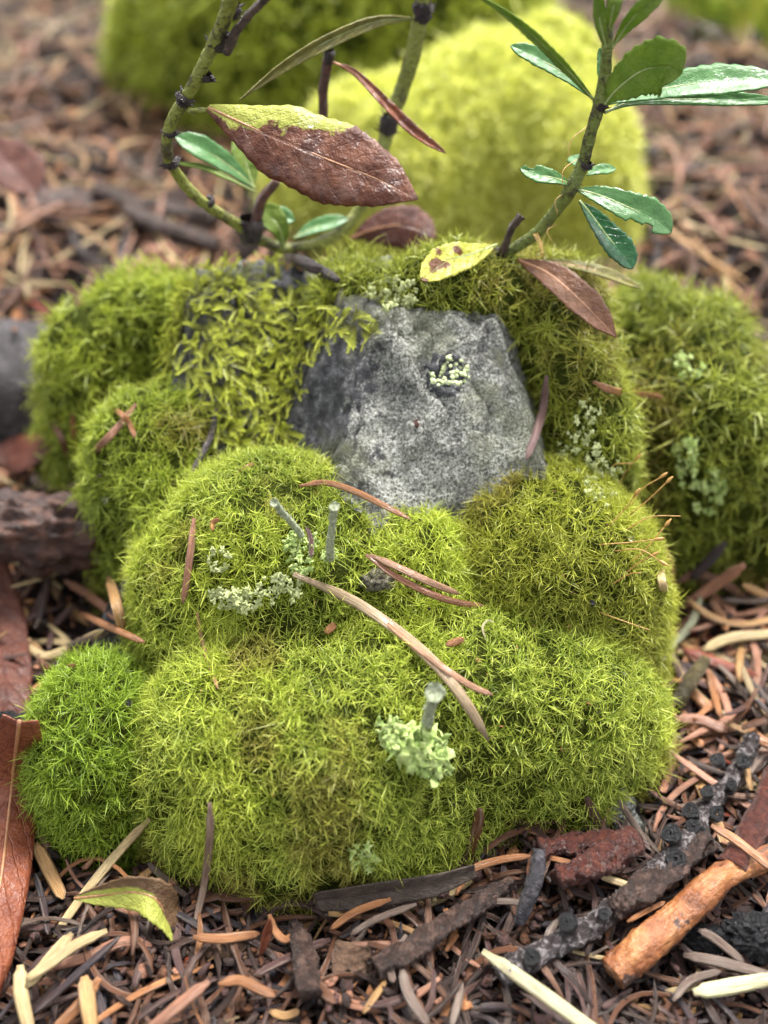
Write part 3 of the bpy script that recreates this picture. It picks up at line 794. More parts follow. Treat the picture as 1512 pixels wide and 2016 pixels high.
# in the litter: the ones the photograph shows largest
FG = [
    ([(950, 1873), (1010, 1915), (1080, 1965), (1150, 2016), (1200, 2050)], 24, 'pale', 'pale broad needle pointing to bottom edge right of centre', .5),
    ([(1365, 1954), (1440, 1942), (1530, 1925)], 26, 'pale', 'pale green white needle at the lower right corner', .5),
    ([(412, 1932), (370, 1965), (330, 1998), (280, 2040)], 20, 'pink', 'pinkish cream needle crossing the bottom edge left of centre', .55),
    ([(166, 1922), (172, 1970), (182, 2040)], 27, 'tan', 'broad tan upright needle at the bottom left', .55),
    ([(196, 1925), (160, 1975), (100, 2035)], 20, 'orange', 'orange tan needle crossing behind the broad upright one', .42),
    ([(142, 1838), (105, 1880), (50, 1945)], 20, 'cream', 'cream needle, upper one of two touching at the lower left', .5),
    ([(211, 1832), (150, 1860), (95, 1900), (50, 1930)], 18, 'cream', 'long cream needle beside the red brown leaf', .56),
    ([(380, 1845), (440, 1848), (512, 1838)], 16, 'orange', 'orange needle lying just under the front of the moss', .4),
    ([(430, 1938), (470, 1930), (505, 1945), (542, 1962)], 17, 'orange', 'orange needle with pink end near the bottom centre left', .45),
    ([(300, 1860), (240, 1855), (170, 1885), (90, 1905)], 18, 'pink', 'pinkish ribbed needle below the bent leaf', .3),
    ([(40, 1900), (42, 1960), (60, 2040)], 24, 'cream', 'cream needle running off the bottom left corner', .5),
    ([(70, 1660), (95, 1710), (125, 1770)], 22, 'tan', 'tan needle beside the red leaf and small cushion', .4),
    ([(0, 1600), (14, 1560), (32, 1530)], 16, 'tan', 'tan needle on top of the red brown leaf', .6),
    ([(128, 1143), (180, 1175), (240, 1225)], 16, 'pink', 'pinkish needle below the bark chunk', .35),
    ([(213, 1135), (228, 1185), (242, 1246)], 18, 'tan', 'yellow tan needle leaning against the left moss', .5),
    ([(48, 1195), (44, 1225), (40, 1262)], 18, 'tan', 'short tan needle near the left edge', .4),
    ([(38, 1262), (90, 1292), (150, 1268), (205, 1240)], 15, 'cream', 'bent cream needle in the hollow left of the moss', .45),
    ([(55, 1366), (100, 1338), (148, 1308)], 15, 'orange', 'orange needle above the small green cushion', .42),
    ([(155, 1205), (210, 1232), (285, 1265)], 12, 'orange', 'thin orange needle pointing into the moss from the left', .4),
    ([(150, 1190), (110, 1230), (95, 1280)], 12, 'purple', 'purple brown needle in the hollow left of the moss', .25),
    ([(80, 1318), (130, 1275), (215, 1245)], 12, 'grey', 'grey brown needle under the bent cream one', .3),
    ([(1296, 1090), (1304, 1150), (1312, 1180)], 13, 'cream', 'pale needle tucked against the right cushion', .45),
    ([(1311, 1080), (1318, 1130), (1318, 1190)], 17, 'tan', 'tan upright needle right of the right cushion', .5),
    ([(1466, 1112), (1410, 1150), (1345, 1196)], 19, 'pink', 'pinkish needle slanting up right of the cushion', .6),
    ([(1428, 1068), (1395, 1105), (1360, 1140)], 17, 'slate', 'dark slate needle leaning on the right moss mound', .45),
    ([(1383, 1168), (1360, 1230), (1318, 1275), (1302, 1300)], 14, 'greygreen', 'grey green twisted needle beside the right cushion', .62),
    ([(1345, 1278), (1410, 1305), (1492, 1332)], 17, 'red', 'red orange needle pointing right beside the mound', .5),
    ([(1384, 1280), (1440, 1256), (1530, 1248)], 18, 'cream', 'wide cream needle running off the right edge', .42),
    ([(1330, 1150), (1370, 1130), (1430, 1150), (1480, 1190)], 14, 'brown', 'arched brown needle at the right beneath the pinkish one', .4),
    ([(1400, 1178), (1414, 1205), (1432, 1242)], 15, 'orange', 'short orange needle at the right between pale ones', .5),
    ([(1396, 1318), (1402, 1350), (1418, 1412)], 13, 'orange', 'orange needle hanging down right of the mound', .5),
    ([(1330, 1416), (1380, 1418), (1432, 1440)], 18, 'pink', 'pinkish needle right of the front cushion', .45),
    ([(1320, 1300), (1345, 1345), (1380, 1380), (1400, 1400)], 17, 'orange', 'orange curved needle tucked beside the front cushion', .35),
    ([(1345, 1400), (1365, 1450), (1385, 1470)], 16, 'orange', 'orange needle under the pinkish one at right', .35),
    ([(1462, 1150), (1500, 1170), (1530, 1190)], 14, 'tan', 'tan needle at the right frame edge', .5),
    ([(1475, 1430), (1495, 1455), (1525, 1470)], 17, 'orange', 'orange needle at right edge above the knobby twig', .5),
    ([(1355, 1500), (1385, 1560), (1410, 1620), (1440, 1690)], 20, 'tan', 'long tan needle behind the knobby twig', .3),
    ([(1400, 1625), (1450, 1655), (1525, 1715)], 15, 'orange', 'orange needle lying across the peeled stick', 1.0),
    ([(1178, 1722), (1210, 1734), (1245, 1746)], 13, 'cream', 'short yellow cream needle above the knobby twig', .4),
    ([(898, 1762), (925, 1715), (985, 1693), (1045, 1685)], 13, 'orange', 'bent orange needle under the moss right of the grey leaf', .4),
    ([(1060, 1680), (1100, 1693), (1142, 1702)], 10, 'orange', 'thin orange needle pointing right below the moss', .45),
    ([(1235, 1815), (1270, 1795), (1310, 1775)], 9, 'orange', 'thin orange needle between the two sticks', .5),
    ([(1375, 1830), (1410, 1850), (1465, 1895)], 15, 'grey', 'grey pink needle right of the peeled stick', .45),
    ([(1345, 1880), (1420, 1895), (1530, 1925)], 18, 'grey', 'grey ribbed needle above the pale corner needle', .4),
    ([(1325, 1970), (1360, 1930), (1420, 1912)], 14, 'grey', 'grey brown needle left of the corner needle', .45),
    ([(520, 1870), (600, 1920), (660, 1975)], 20, 'brown', 'brown bark like needle at the bottom centre', .3),
    ([(530, 1990), (560, 2000), (590, 1990)], 14, 'tan', 'tan needle at the bottom edge', .3),
    ([(420, 1762), (465, 1790), (520, 1795)], 0, 'dark', '', .3),
    ([(530, 1800), (540, 1830), (560, 1850), (580, 1838)], 13, 'orange', 'yellow orange forked needle below the moss front', .55),
    ([(650, 1850), (600, 1870), (500, 1920)], 14, 'purple', 'purplish needle left of the grey leaf end', .4),
    ([(820, 1780), (740, 1810), (690, 1840)], 11, 'grey', 'grey needle under the grey brown leaf', .5),
    ([(770, 1770), (700, 1795), (650, 1830)], 13, 'orange', 'orange needle below the grey brown leaf', .45),
    ([(235, 1845), (150, 1920), (60, 2000)], 13, 'slate', 'long dark slate needle at lower left', .4),
    ([(70, 1720), (85, 1780), (95, 1840)], 12, 'slate', 'dark needle beside the red brown leaf', .35),
    ([(800, 1840), (770, 1900), (775, 1935)], 14, 'grey', 'grey needle at the bottom right of centre', .35),
    ([(790, 1905), (805, 1960), (845, 2020)], 18, 'grey', 'grey brown split needle at the bottom right of centre', .35),
    ([(930, 1780), (975, 1775), (1020, 1778), (1025, 1800)], 11, 'grey', 'hooked grey needle below the bent orange one', .4),
    ([(715, 1995), (740, 1960), (760, 1930)], 12, 'tan', 'tan needle at the bottom centre', .3),
    ([(910, 1935), (900, 1980), (888, 2020)], 14, 'grey', 'upright grey needle at the bottom', .4),
    ([(530, 432), (560, 480), (600, 530)], 16, 'pink', 'pinkish needle at the foot of the left stem', .35),
    ([(480, 520), (520, 505), (560, 495)], 14, 'tan', 'tan needle behind the top of the stone', .3),
    ([(1360, 375), (1320, 405), (1290, 440)], 16, 'tan', 'blurred tan needle right of the leafy stem', .5),
    ([(25, 985), (70, 970), (150, 955), (200, 935)], 11, 'purple', 'purple brown needle above the bark chunk', .3),
    ([(0, 965), (45, 975), (80, 990)], 12, 'purple', 'dark needle at the left edge above the bark chunk', .3),
    ([(80, 800), (115, 850), (135, 900)], 11, 'brown', 'brown needle under the upper left moss', .3),
]
used = []
for pix, wd, col, lab, lf in FG:
    if wd == 0: continue
    NDL(pix, wd * 1.05, col, lab, lf + .12, ground=True)
n_hand = len(FG) + 28

# ---- random litter
def rand_needles(n, region, cw, zl=(.0, .45), Ls=(1.3, 2.5)):
    xs, ys = region(n)
    g = h_ground(xs, ys)
    mound = np.maximum(h_rock(xs, ys), h_dark(xs, ys))
    for k in CUSH: mound = np.maximum(mound, h_cush(k, xs, ys))
    az = RS.rand(n) * math.pi * 2
    L = RS.uniform(*Ls, n)
    dx, dy = np.cos(az), np.sin(az)
    ok = mound < g + .1
    for s in (-.45, .45):
        m2 = np.maximum(h_rock(xs + dx * L * s, ys + dy * L * s), -9)
        for k in CUSH: m2 = np.maximum(m2, h_cush(k, xs + dx * L * s, ys + dy * L * s))
        ok &= m2 < g + .55
    xs, ys, az, L = xs[ok], ys[ok], az[ok], L[ok]; n = len(xs)
    dx, dy = np.cos(az), np.sin(az)
    z = h_ground(xs, ys) + RS.uniform(*zl, n) ** 1.0
    gx, gy = grad(h_ground, xs, ys, .6)
    sl = gx * dx + gy * dy + RS.randn(n) * .13
    return dict(P=np.stack([xs, ys, z], 1), d=np.stack([dx, dy, sl], 1), L=L, hw=RS.uniform(.045, .075, n),
                b1=RS.randn(n) * .13, b2=RS.randn(n) * .06, ci=RS.choice(len(cw), n, p=np.array(cw) / sum(cw)))
PN = ['cream', 'tan', 'orange', 'pink', 'red', 'brown', 'purple', 'dark', 'slate', 'grey']
near_c = [.015, .03, .025, .05, .02, .27, .20, .40, .12, .06]
right_c = [.11, .15, .08, .17, .03, .17, .12, .12, .05, .10]
far_c = [.17, .20, .13, .26, .03, .09, .06, .05, .02, .15]
def reg(x0, x1, y0, y1):
    return lambda n: (RS.uniform(x0, x1, n), RS.uniform(y0, y1, n))
def regfar(n):
    y = 12 + (44 - 12) * RS.rand(n) ** .75
    return (RS.uniform(-1, 1, n) * (y * .52 + 2.5), y)
A = [rand_needles(3200, reg(-7, 7, 3.5, 9), near_c, (0, .42), (.45, 1.7)),
     rand_needles(420, reg(3, 9, 8, 13), right_c, (.1, .5)), rand_needles(300, reg(-9, -3, 8, 13.5), right_c, (.1, .5)),
     rand_needles(4600, regfar, far_c, (.0, .6), (1.5, 2.6))]
A[0]['hw'] *= RS.uniform(.4, .9, len(A[0]['hw']))
A[0]['b1'] *= 1.5
D = {k: np.concatenate([a[k] for a in A]) for k in A[0]}
def curves(D, S):
    t = np.linspace(-.5, .5, S)[None, :, None]
    d = nrm(D['d']); s = nrm(np.cross(d, [0, 0, 1.0])); u = np.cross(s, d)
    L = D['L'][:, None, None]
    off = (t ** 2 - .08) * 4
    return D['P'][:, None] + d[:, None] * L * t + s[:, None] * L * off * D['b1'][:, None, None] + u[:, None] * L * off * D['b2'][:, None, None]
px, py, dp = proj(D['P'])
inv = (px > 0) & (px < 1512) & (py > 0) & (py < 2016)
# rank by size in the picture and by lying on top of the pile
top = D['P'][:, 2] - h_ground(D['P'][:, 0], D['P'][:, 1])
score = np.where(inv, D['L'] / dp * (1 + 1.2 * top), 0)
order = np.argsort(-score)
NIND = 300 - n_hand - 6
ind = order[:NIND]; rest = order[NIND:]
LM = [(640, 1770, 'cushion foot'), (780, 1745, 'grey brown leaf'), (1180, 1690, 'red brown twigs'), (1320, 1690, 'knobby twig'), (1080, 1860, 'knobby twig end'),
      (1300, 1840, 'peeled stick'), (1050, 1740, 'slate grey twig'), (870, 1825, 'slim brown twig'), (600, 1880, 'grey wood splinter'), (690, 1895, 'round wood chip'),
      (270, 1770, 'bent leaf'), (30, 1750, 'red leathery leaf'), (180, 1970, 'broad tan needle'), (400, 1950, 'pinkish cream needle'), (1050, 1945, 'pale broad needle'),
      (1440, 1942, 'pale corner needle'), (1490, 1845, 'black cone fragment'), (180, 1250, 'bent cream needle'), (90, 1050, 'bark chunk'), (1400, 1160, 'slanting pinkish needle'), (1430, 1270, 'wide cream needle'),
      (1360, 1340, 'stubby olive twig'), (1480, 1460, 'knobby twig top'), (1340, 1000, 'far right moss mound'), (550, 480, 'shrub stem foot'), (300, 420, 'blurred dark sticks'),
      (925, 280, 'yellow moss mound'), (180, 560, 'upper left moss tuft'), (1350, 520, 'green seedling'), (30, 330, 'dark red leaf'), (600, 60, 'rear green moss mound'), (1480, 30, 'corner moss patch'), (150, 150, 'upper left corner')]
def describe(i, cn):
    a, b = px[i], py[i]
    k = int(np.argmin([(a - m[0]) ** 2 + (b - m[1]) ** 2 for m in LM])); m = LM[k]
    dx, dy = a - m[0], b - m[1]
    side = ('right of' if dx > 0 else 'left of') if abs(dx) > abs(dy) else ('just below' if dy > 0 else 'just above')
    e0 = proj(D['P'][i] + D['d'][i] * .5); e1 = proj(D['P'][i] - D['d'][i] * .5)
    an = math.degrees(math.atan2(-(e0[1] - e1[1]), e0[0] - e1[0])) % 180
    ori = 'level' if an < 22 or an > 158 else ('rising to the right' if an < 68 else ('upright' if an < 112 else 'rising to the left'))
    ln = 'short ' if D['L'][i] < 1.0 else ('long ' if D['L'][i] > 1.9 else '')
    return ln + cn + ' needle ' + ori + ', ' + side + ' the ' + m[2]
cname = {'cream': 'cream', 'tan': 'tan', 'orange': 'orange', 'pink': 'pinkish', 'red': 'red', 'brown': 'brown',
         'purple': 'purple brown', 'dark': 'blackish', 'slate': 'slate grey', 'grey': 'grey'}
Cv = curves({k: v[ind] for k, v in D.items()}, 12)
loose = []
for j, i in enumerate(ind):
    c = D['P'][i]
    Vv, pl = tubes((Cv[j] - c)[None], (D['hw'][i] * prof(12))[None], np.array([[0, 0, 1.0]]), NSEC)
    o = obj('fir_needle', new_mesh('fir_needle', Vv, pl, M['needle'], uv=tube_uv(1, 12, 8, D['L'][i])), loc=Vector(c))
    cn = PN[D['ci'][i]]
    k = random.uniform(.75, 1.2)
    o.color = (*[min(1, v * k) for v in PAL[cn]], 1)
    loose.append((describe(i, cname[cn]), px[i], o))
    tag(o, None, 'needle', 'loose fir needles in the litter')
for lab in sorted(set(l[0] for l in loose)):
    same = sorted([l for l in loose if l[0] == lab], key=lambda l: l[1]); n = len(same)
    ORD = ['first', 'second', 'third', 'fourth', 'fifth', 'sixth', 'seventh', 'eighth', 'ninth']
    for k, l in enumerate(same):
        l[2]['label'] = lab if n == 1 else lab + (', left one' if k == 0 else ', right one') if n == 2 else lab + ', ' + ORD[min(k, 8)] + ' from left'
Dr = {k: v[rest] for k, v in D.items()}
for nm, msk, S, sec, lab in (('needle_litter', Dr['P'][:, 1] < 14, 9, NSEC, 'mat of old wet brown needles around the front of the mossy rock'),
                             ('needle_litter', Dr['P'][:, 1] >= 14, 7, NSEC5, 'blurred carpet of pinkish orange needles behind the mossy rock')):
    d2 = {k: v[msk] for k, v in Dr.items()}
    pw = np.tile(prof(S)[None], (msk.sum(), 1)); bk = RS.rand(msk.sum()) < .35; pw[bk, -1] = .8; pw[bk, -2] = 1.0
    pw = pw * (1 + .10 * RS.randn(*pw.shape))
    Vv, pl = tubes(curves(d2, S), d2['hw'][:, None] * pw, np.tile([[0, 0, 1.0]], (msk.sum(), 1)), sec)
    pc = np.array([PAL[k] for k in PN])[d2['ci']] * RS.uniform(.7, 1.25, (msk.sum(), 1))
    o = obj(nm, new_mesh(nm, Vv, pl, M['litter'], np.repeat(pc, S * len(sec), 0), uv=tube_uv(len(pc), S, len(sec), d2['L'])))
    tag(o, lab, 'litter', kind='stuff')

# small flakes and crumbs between the needles
def flakes(n, region, size, name, lab, dark=True):
    x, y = region(n)
    g = h_ground(x, y)
    md = h_all(x, y, groundtoo=False)
    k = md < g + .25; x, y, g = x[k], y[k], g[k]; n = len(x)
    z = g + RS.uniform(.02, .4, n)
    m = 6; ang = np.arange(m) / m * 2 * math.pi
    R = RS.uniform(*size, n)[:, None] * RS.uniform(.5, 1.3, (n, m))
    el = RS.uniform(.35, 1, n)[:, None]
    u = nrm(RS.randn(n, 3) * np.array([1, 1, .35])); v = nrm(np.cross(u, RS.randn(n, 3) * .35 + np.array([0, 0, 1])))
    c = np.stack([x, y, z], 1)
    nn = np.cross(u, v)
    ring = c[:, None] + u[:, None] * (R * np.cos(ang))[..., None] + v[:, None] * (R * el * np.sin(ang))[..., None]
    th = RS.uniform(.015, .05, n)[:, None, None]
    V = np.concatenate([ring - nn[:, None] * th, ring * .85 + c[:, None] * .15 + nn[:, None] * th], 1)
    k = np.arange(m)
    q = np.stack([k, (k + 1) % m, m + (k + 1) % m, m + k], 1)
    off = (np.arange(n) * 2 * m)[:, None, None]
    quads = (q[None] + off).reshape(-1, 4)
    hexa = np.concatenate([(k[::-1][None] + off[:, 0]), (k[None] + m + off[:, 0])])
    pal = np.array([PAL['dark'], PAL['purple'], PAL['brown'], PAL['slate'], PAL['pink'], PAL['orange']])
    ci = RS.choice(6, n, p=[.3, .22, .22, .1, .08, .08] if dark else [.1, .15, .25, .05, .25, .2])
    col = np.repeat(pal[ci] * RS.uniform(.6, 1.2, (n, 1)), 2 * m, 0)
    o = obj(name, new_mesh(name, V.reshape(-1, 3), [quads, hexa], M['flake'], col, smooth=False))
    tag(o, lab, 'litter', kind='stuff')
flakes(5000, reg(-7, 7, 3.5, 12), (.03, .13), 'bark_crumbs', 'dark crumbs of bark and scales among the front needles')
flakes(2600, regfar, (.08, .42), 'bark_crumbs', 'pinkish crumbs of bark and leaf among the blurred needles', False)

# crumbs caught in the moss
px0 = RS.uniform(280, 1320, 260); py0 = RS.uniform(900, 1700, 260); Vq, Fq, Cq = [], [], []
for a, b in zip(px0, py0):
    p = hit(a, b)
    if p[2] < .4 or h_rock(p[0], p[1]) > p[2] - .02: continue
    p = p + nrm(CAM - p) * random.uniform(.05, .2)
    t1 = nrm(RS.randn(3)) * random.uniform(.012, .045); t2 = nrm(np.cross(t1, RS.randn(3))) * random.uniform(.008, .022); t3 = nrm(np.cross(t1, t2)) * .008
    i = len(Vq); Vq += [p - t1, p + t2, p + t1, p - t2, p + t3]
    Fq += [(i, i + 1, i + 4), (i + 1, i + 2, i + 4), (i + 2, i + 3, i + 4), (i + 3, i, i + 4)]
    Cq += [PAL[random.choice(['brown', 'dark', 'orange', 'tan', 'dark', 'brown'])]] * 5
o = obj('moss_crumbs', new_mesh('moss_crumbs', Vq, [np.array(Fq)], M['flake'], np.array(Cq)))
tag(o, 'tiny brown crumbs caught between the leaves of the front moss', 'litter', kind='stuff')

# ------------------------------------------------------------------ tubes, sticks, twigs
def tube_obj(name, pts, rad, mat, parent=None, S=40, bump=.0, bf=6, sec=CIRC24, seed=0, loc=None, up=(0, .3, 1)):
    P = spline(pts, S)
    if bump and S > 25: S = int(S * 2.2); P = spline(pts, S)
    r = np.interp(np.linspace(0, 1, S), np.linspace(0, 1, len(rad)), rad)
    V, pl = tubes(P[None], r[None], np.array([up], float), sec)
    if bump:
        K = len(sec); c = np.repeat(P, K, 0); dirv = nrm(V - c)
        Ln = np.linalg.norm(np.diff(P, axis=0), axis=1).sum(); ln = np.repeat(np.linspace(0, 1, S), K) * Ln * .55 / max(r.mean(), .03)
        # make the relief periodic round the tube
        a2 = np.tile(np.arange(K) / K * 2 * math.pi, S)
        dsp = fbm(ln + np.cos(a2) * 1.3 + seed, np.sin(a2) * 1.3 + ln * .3, 1.0, 3, seed)
        ds2 = fbm(ln * 3 + np.cos(a2) * 3.5 + seed, np.sin(a2) * 3.5 + ln, 1.6, 3, seed + 2)
        V = V + dirv * (dsp * bump * .8 + ds2 * bump * .45)[:, None]
    if parent is None:
        c = P.mean(0); V = V - c
        return obj(name, new_mesh(name, V, pl, mat, uv=tube_uv(1, S, len(sec), 3)), None, Vector(c))
    return obj(name, new_mesh(name, V, pl, mat, uv=tube_uv(1, S, len(sec), 3)), parent)

def lay(pix, lift):
    out = []
    for k, (a, b) in enumerate(pix):
        lf = lift if not hasattr(lift, '__len__') else lift[k]
        p = hit(a, b, fn=lambda x, y: np.maximum(h_ground(x, y) + .25, h_rock(x, y)))
        out.append(p + nrm(CAM - p) * lf)
    return np.array(out)

# knobby grey twig
pp = lay([(1484, 1448), (1456, 1506), (1400, 1587), (1350, 1658), (1284, 1728), (1214, 1784), (1128, 1844), (1032, 1894), (985, 1925)], .32)
t = thing('knobby_twig', 'grey twig studded with black round knobs slanting up at lower right', 'twig', pp.mean(0))
tube_obj('twig_bark', pp, [.11, .12, .13, .13, .135, .14, .155, .165, .12], M['twig'], t, S=90, bump=.085, bf=14, sec=CIRC24, seed=3)
def knob(parent, px, py, r, depth_pts, mat=None, name='knob'):
    d = min(proj(np.array(depth_pts))[2]) - .22
    P = np.array(depth_pts); qx, qy, qd = proj(P)
    i = int(np.argmin((qx - px) ** 2 + (qy - py) ** 2)); d = qd[i] - .2
    c = WD(px, py, d); ax = nrm(c - P[i] + np.array([0, 0, .1]))
    rr = r * d / F * .85
    prof_ = [(-1.2, .75), (-.6, .85), (-.35, .8), (-.2, .98), (0, .92), (.15, 1.02), (.38, .95), (.5, .78), (.52, .62), (.38, .5), (.45, .36), (.3, .12)]
    pts = np.array([c + ax * a * rr * .9 for a, _ in prof_])
    T1 = nrm(np.cross(ax, [0, 0, 1.])); T2 = np.cross(ax, T1); K = 20; V = []
    for (a, b) in prof_:
        for k in range(K):
            an = k / K * 6.283
            V.append(c + ax * a * rr * .9 + (T1 * math.cos(an) + T2 * math.sin(an)) * rr * b * (1 + .08 * math.sin(3 * an + px) + .05 * math.sin(7 * an + py)) * random.uniform(.96, 1.04))
    F_ = [(s * K + k, s * K + (k + 1) % K, (s + 1) * K + (k + 1) % K, (s + 1) * K + k) for s in range(len(prof_) - 1) for k in range(K)]
    return obj(name, new_mesh(name, V, [np.array(F_)], mat or M['knob']), parent)
dense = spline(pp, 120)
for (a, b, r) in [(1412, 1496, 17), (1463, 1499, 18), (1392, 1559, 15), (1360, 1597, 20), (1410, 1602, 19), (1365, 1627, 17), (1322, 1642, 24), (1378, 1640, 16), (1330, 1690, 24), (1118, 1817, 23), (1047, 1884, 20), (1190, 1800, 15), (1440, 1545, 13)]:
    knob(t, a, b, r, dense)

# peeled orange stick
pp = lay([(1208, 1918), (1262, 1868), (1330, 1812), (1395, 1748), (1450, 1712), (1530, 1680), (1620, 1640)], (.32, .5, .55, .6, .6, .6, .55))
t = thing('peeled_stick', 'orange peeled stick with a broken end pointing left at the lower right corner', 'stick', pp.mean(0))
tube_obj('peeled_wood', pp, [.21, .225, .215, .19, .165, .16, .16], M['peeled'], t, S=70, bump=.04, bf=3, seed=8)
e0, e1 = pp[0], pp[1]; axd = nrm(e0 - e1)
T1 = nrm(np.cross(axd, [0, 0, 1.])); T2 = np.cross(axd, T1); V = [e0 + axd * -.05]
for rr, dd in ((.08, -.03), (.13, .03), (.19, .02), (.21, -.03)):
    for k in range(14):
        an = k / 14 * 6.283
        V.append(e0 + axd * (dd + random.uniform(-.03, .03)) + (T1 * math.cos(an) + T2 * math.sin(an)) * rr * random.uniform(.95, 1.05))
Fq = [(1 + s * 14 + k, 1 + s * 14 + (k + 1) % 14, 1 + (s + 1) * 14 + (k + 1) % 14, 1 + (s + 1) * 14 + k) for s in range(3) for k in range(14)]
Ft = [(0, 1 + (k + 1) % 14, 1 + k) for k in range(14)]
obj('broken_end', new_mesh('broken_end', V, [np.array(Fq), np.array(Ft)], M['peelend']), t)
b1 = lay([(1440, 1712), (1478, 1650), (1505, 1590), (1530, 1520)], (.6, .62, .6, .6))
tube_obj('side_branch', b1, [.2, .2, .18, .17], M['redtwig'], t, S=30, bump=.05, seed=4)
b1 = lay([(1395, 1650), (1320, 1715), (1235, 1770), (1200, 1790)], (.35, .4, .4, .3))
o = tube_obj('twig', b1, [.12, .16, .15, .08], M['brtwig'], None, S=40, bump=.12, bf=6, seed=14)
tag(o, 'rough dark bark strip between the knobby twig and the peeled stick', 'twig')
o = tube_obj('twig', lay([(1390, 1296), (1360, 1340), (1333, 1388)], (.9, .6, .3)), [.08, .12, .1], m_bark('olive_twig', (.04, .03, .012), (.12, .09, .03), (.22, .18, .08), 9), None, S=20, bump=.03, seed=2)
tag(o, 'stubby olive brown twig standing right of the front cushion', 'twig')
o = tube_obj('twig', lay([(1065, 1673), (1120, 1664), (1190, 1655), (1240, 1640)], .35), [.12, .14, .13, .1], M['redtwig'], None, S=40, bump=.1, bf=7, seed=21)
tag(o, 'thin wet reddish twig tucked under the lower right moss edge', 'twig')
o = tube_obj('twig', lay([(1098, 1730), (1150, 1708), (1200, 1686), (1248, 1655)], .42), [.13, .17, .19, .16], M['redtwig'], None, S=40, bump=.16, bf=7, seed=5)
tag(o, 'thick wet red brown twig below the lower right moss edge', 'twig')
o = tube_obj('twig', lay([(740, 1905), (820, 1862), (880, 1818), (950, 1778), (1010, 1735)], .35), [.12, .13, .14, .12, .08], M['brtwig'], None, S=50, bump=.09, bf=9, seed=6)
tag(o, 'slim dark brown twig under the grey leaf in the front litter', 'twig')
o = tube_obj('twig', lay([(1062, 1672), (1056, 1720), (1040, 1770), (1022, 1815)], (.85, .7, .5, .35)), [.08, .1, .1, .07], M['bluetwig'], None, S=40, bump=.03, bf=6, seed=7)
tag(o, 'slate grey twig standing steeply in the front litter', 'twig')
o = tube_obj('twig', lay([(612, 1955), (597, 1890), (585, 1840), (580, 1815)], .45), [.15, .15, .11, .05], M['brtwig'], None, S=30, bump=.08, bf=5, seed=9)
tag(o, 'grey wedge shaped wood splinter at the bottom centre', 'twig')
for pix, r, lab in (([(185, 375), (260, 400), (340, 415), (420, 428)], .22, 'blurred dark stick behind the left of the rock'),
                    ([(250, 415), (330, 450), (430, 480)], .2, 'second blurred dark stick nearer the left stem'),
                    ([(1250, 560), (1200, 600), (1230, 560)], 0, '')):
    if r:
        o = tube_obj('stick', lay(pix, .6), [r, r, r * .8], M['brtwig'], None, S=30, bump=.1, bf=4, seed=r * 9)
        tag(o, lab, 'stick')
o = tube_obj('twig', [hit(*q) + np.array([0, 0, .25]) for q in [(535, 505), (590, 540), (640, 565), (665, 580)]], [.07, .09, .08, .04], M['node'], None, S=24, bump=.03, bf=5, seed=3)
tag(o, 'short black twig lying on top of the stone by the left stem', 'twig')

# ------------------------------------------------------------------ lumps: bark chunk, cone, chips
def lump(name, c, rad, mat, label, cat, amp=.3, freq=1.6, rot=0, seed=0, nu=44, nvv=26, box=2.0, parent=None):
    u = np.linspace(0, 2 * math.pi, nu, endpoint=False); v = np.linspace(-math.pi / 2, math.pi / 2, nvv)
    U, Vv = np.meshgrid(u, v)
    d = np.stack([np.cos(Vv) * np.cos(U), np.cos(Vv) * np.sin(U), np.sin(Vv)], -1)
    e = box
    sup = (np.abs(d) ** e).sum(-1, keepdims=True) ** (-1 / e)
    n3 = fbm(d[..., 0] * 2 + seed, d[..., 1] * 2 + d[..., 2] * 1.7, freq, 4, seed) + .6 * fbm(d[..., 2] * 2 - seed, d[..., 0] * 2, freq, 4, seed + 4)
    p = d * sup * (1 + amp * n3[..., None]) * np.asarray(rad)
    cr, sr = math.cos(rot), math.sin(rot)
    x = p[..., 0] * cr - p[..., 1] * sr; y = p[..., 0] * sr + p[..., 1] * cr
    P = np.stack([x, y, p[..., 2]], -1).reshape(-1, 3)
    s = np.arange(nvv - 1)[:, None]; k = np.arange(nu)[None]
    a = s * nu + k; b = s * nu + (k + 1) % nu
    q = np.stack([a, b, b + nu, a + nu], -1).reshape(-1, 4)
    o = obj(name, new_mesh(name, P, [q], mat), None, Vector(c))
    return tag(o, label, cat)
lump('bark_or_hole_lump', W(95, 1050, 1.15), (1.2, .5, .62), M['wetbark'], 'big wet dark brown bark chunk at the left edge', 'bark', .35, 1.8, -.05, 3, 80, 50, 3.2)
lump('bark_or_hole_lump', W(5, 1455, .5), (.4, .42, .5), M['knob'], 'blackish crumbly lump at the left edge above the red leaf', 'bark', .35, 2.4, 0, 8)
lump('cone_fragment', W(1490, 1845, .3), (.42, .3, .3), M['knob'], 'black rough cone fragment at the right edge near the bottom', 'cone', .3, 4, 0, 5, 60, 40)
lump('cone_fragment', W(1390, 1850, .2), (.3, .2, .2), M['knob'], 'small black rough cone fragment right of the peeled stick', 'cone', .3, 4, 0, 6, 60, 40)
lump('wood_chip', W(690, 1895, .25), (.26, .24, .15), M['chip'], 'rounded tan brown wood chip at the bottom centre', 'chip', .3, 2, 0, 2, box=3)
lump('wood_chip', W(410, 1868, .3), (.5, .12, .08), M['chip'], 'flat brown wood chip below the front of the moss', 'chip', .2, 2, -.1, 4, box=4)
lump('seed', hit(258, 1388) + np.array([0, -.12, .2]), (.06, .06, .05), M['knob'], 'tiny black seed on the small green cushion', 'seed', .3, 3, 0, 1, 14, 10)
lump('seed', hit(1160, 1193) + np.array([0, -.12, .2]), (.045, .045, .04), M['knob'], 'tiny black speck on the right cushion', 'seed', .3, 3, 0, 2, 14, 10)
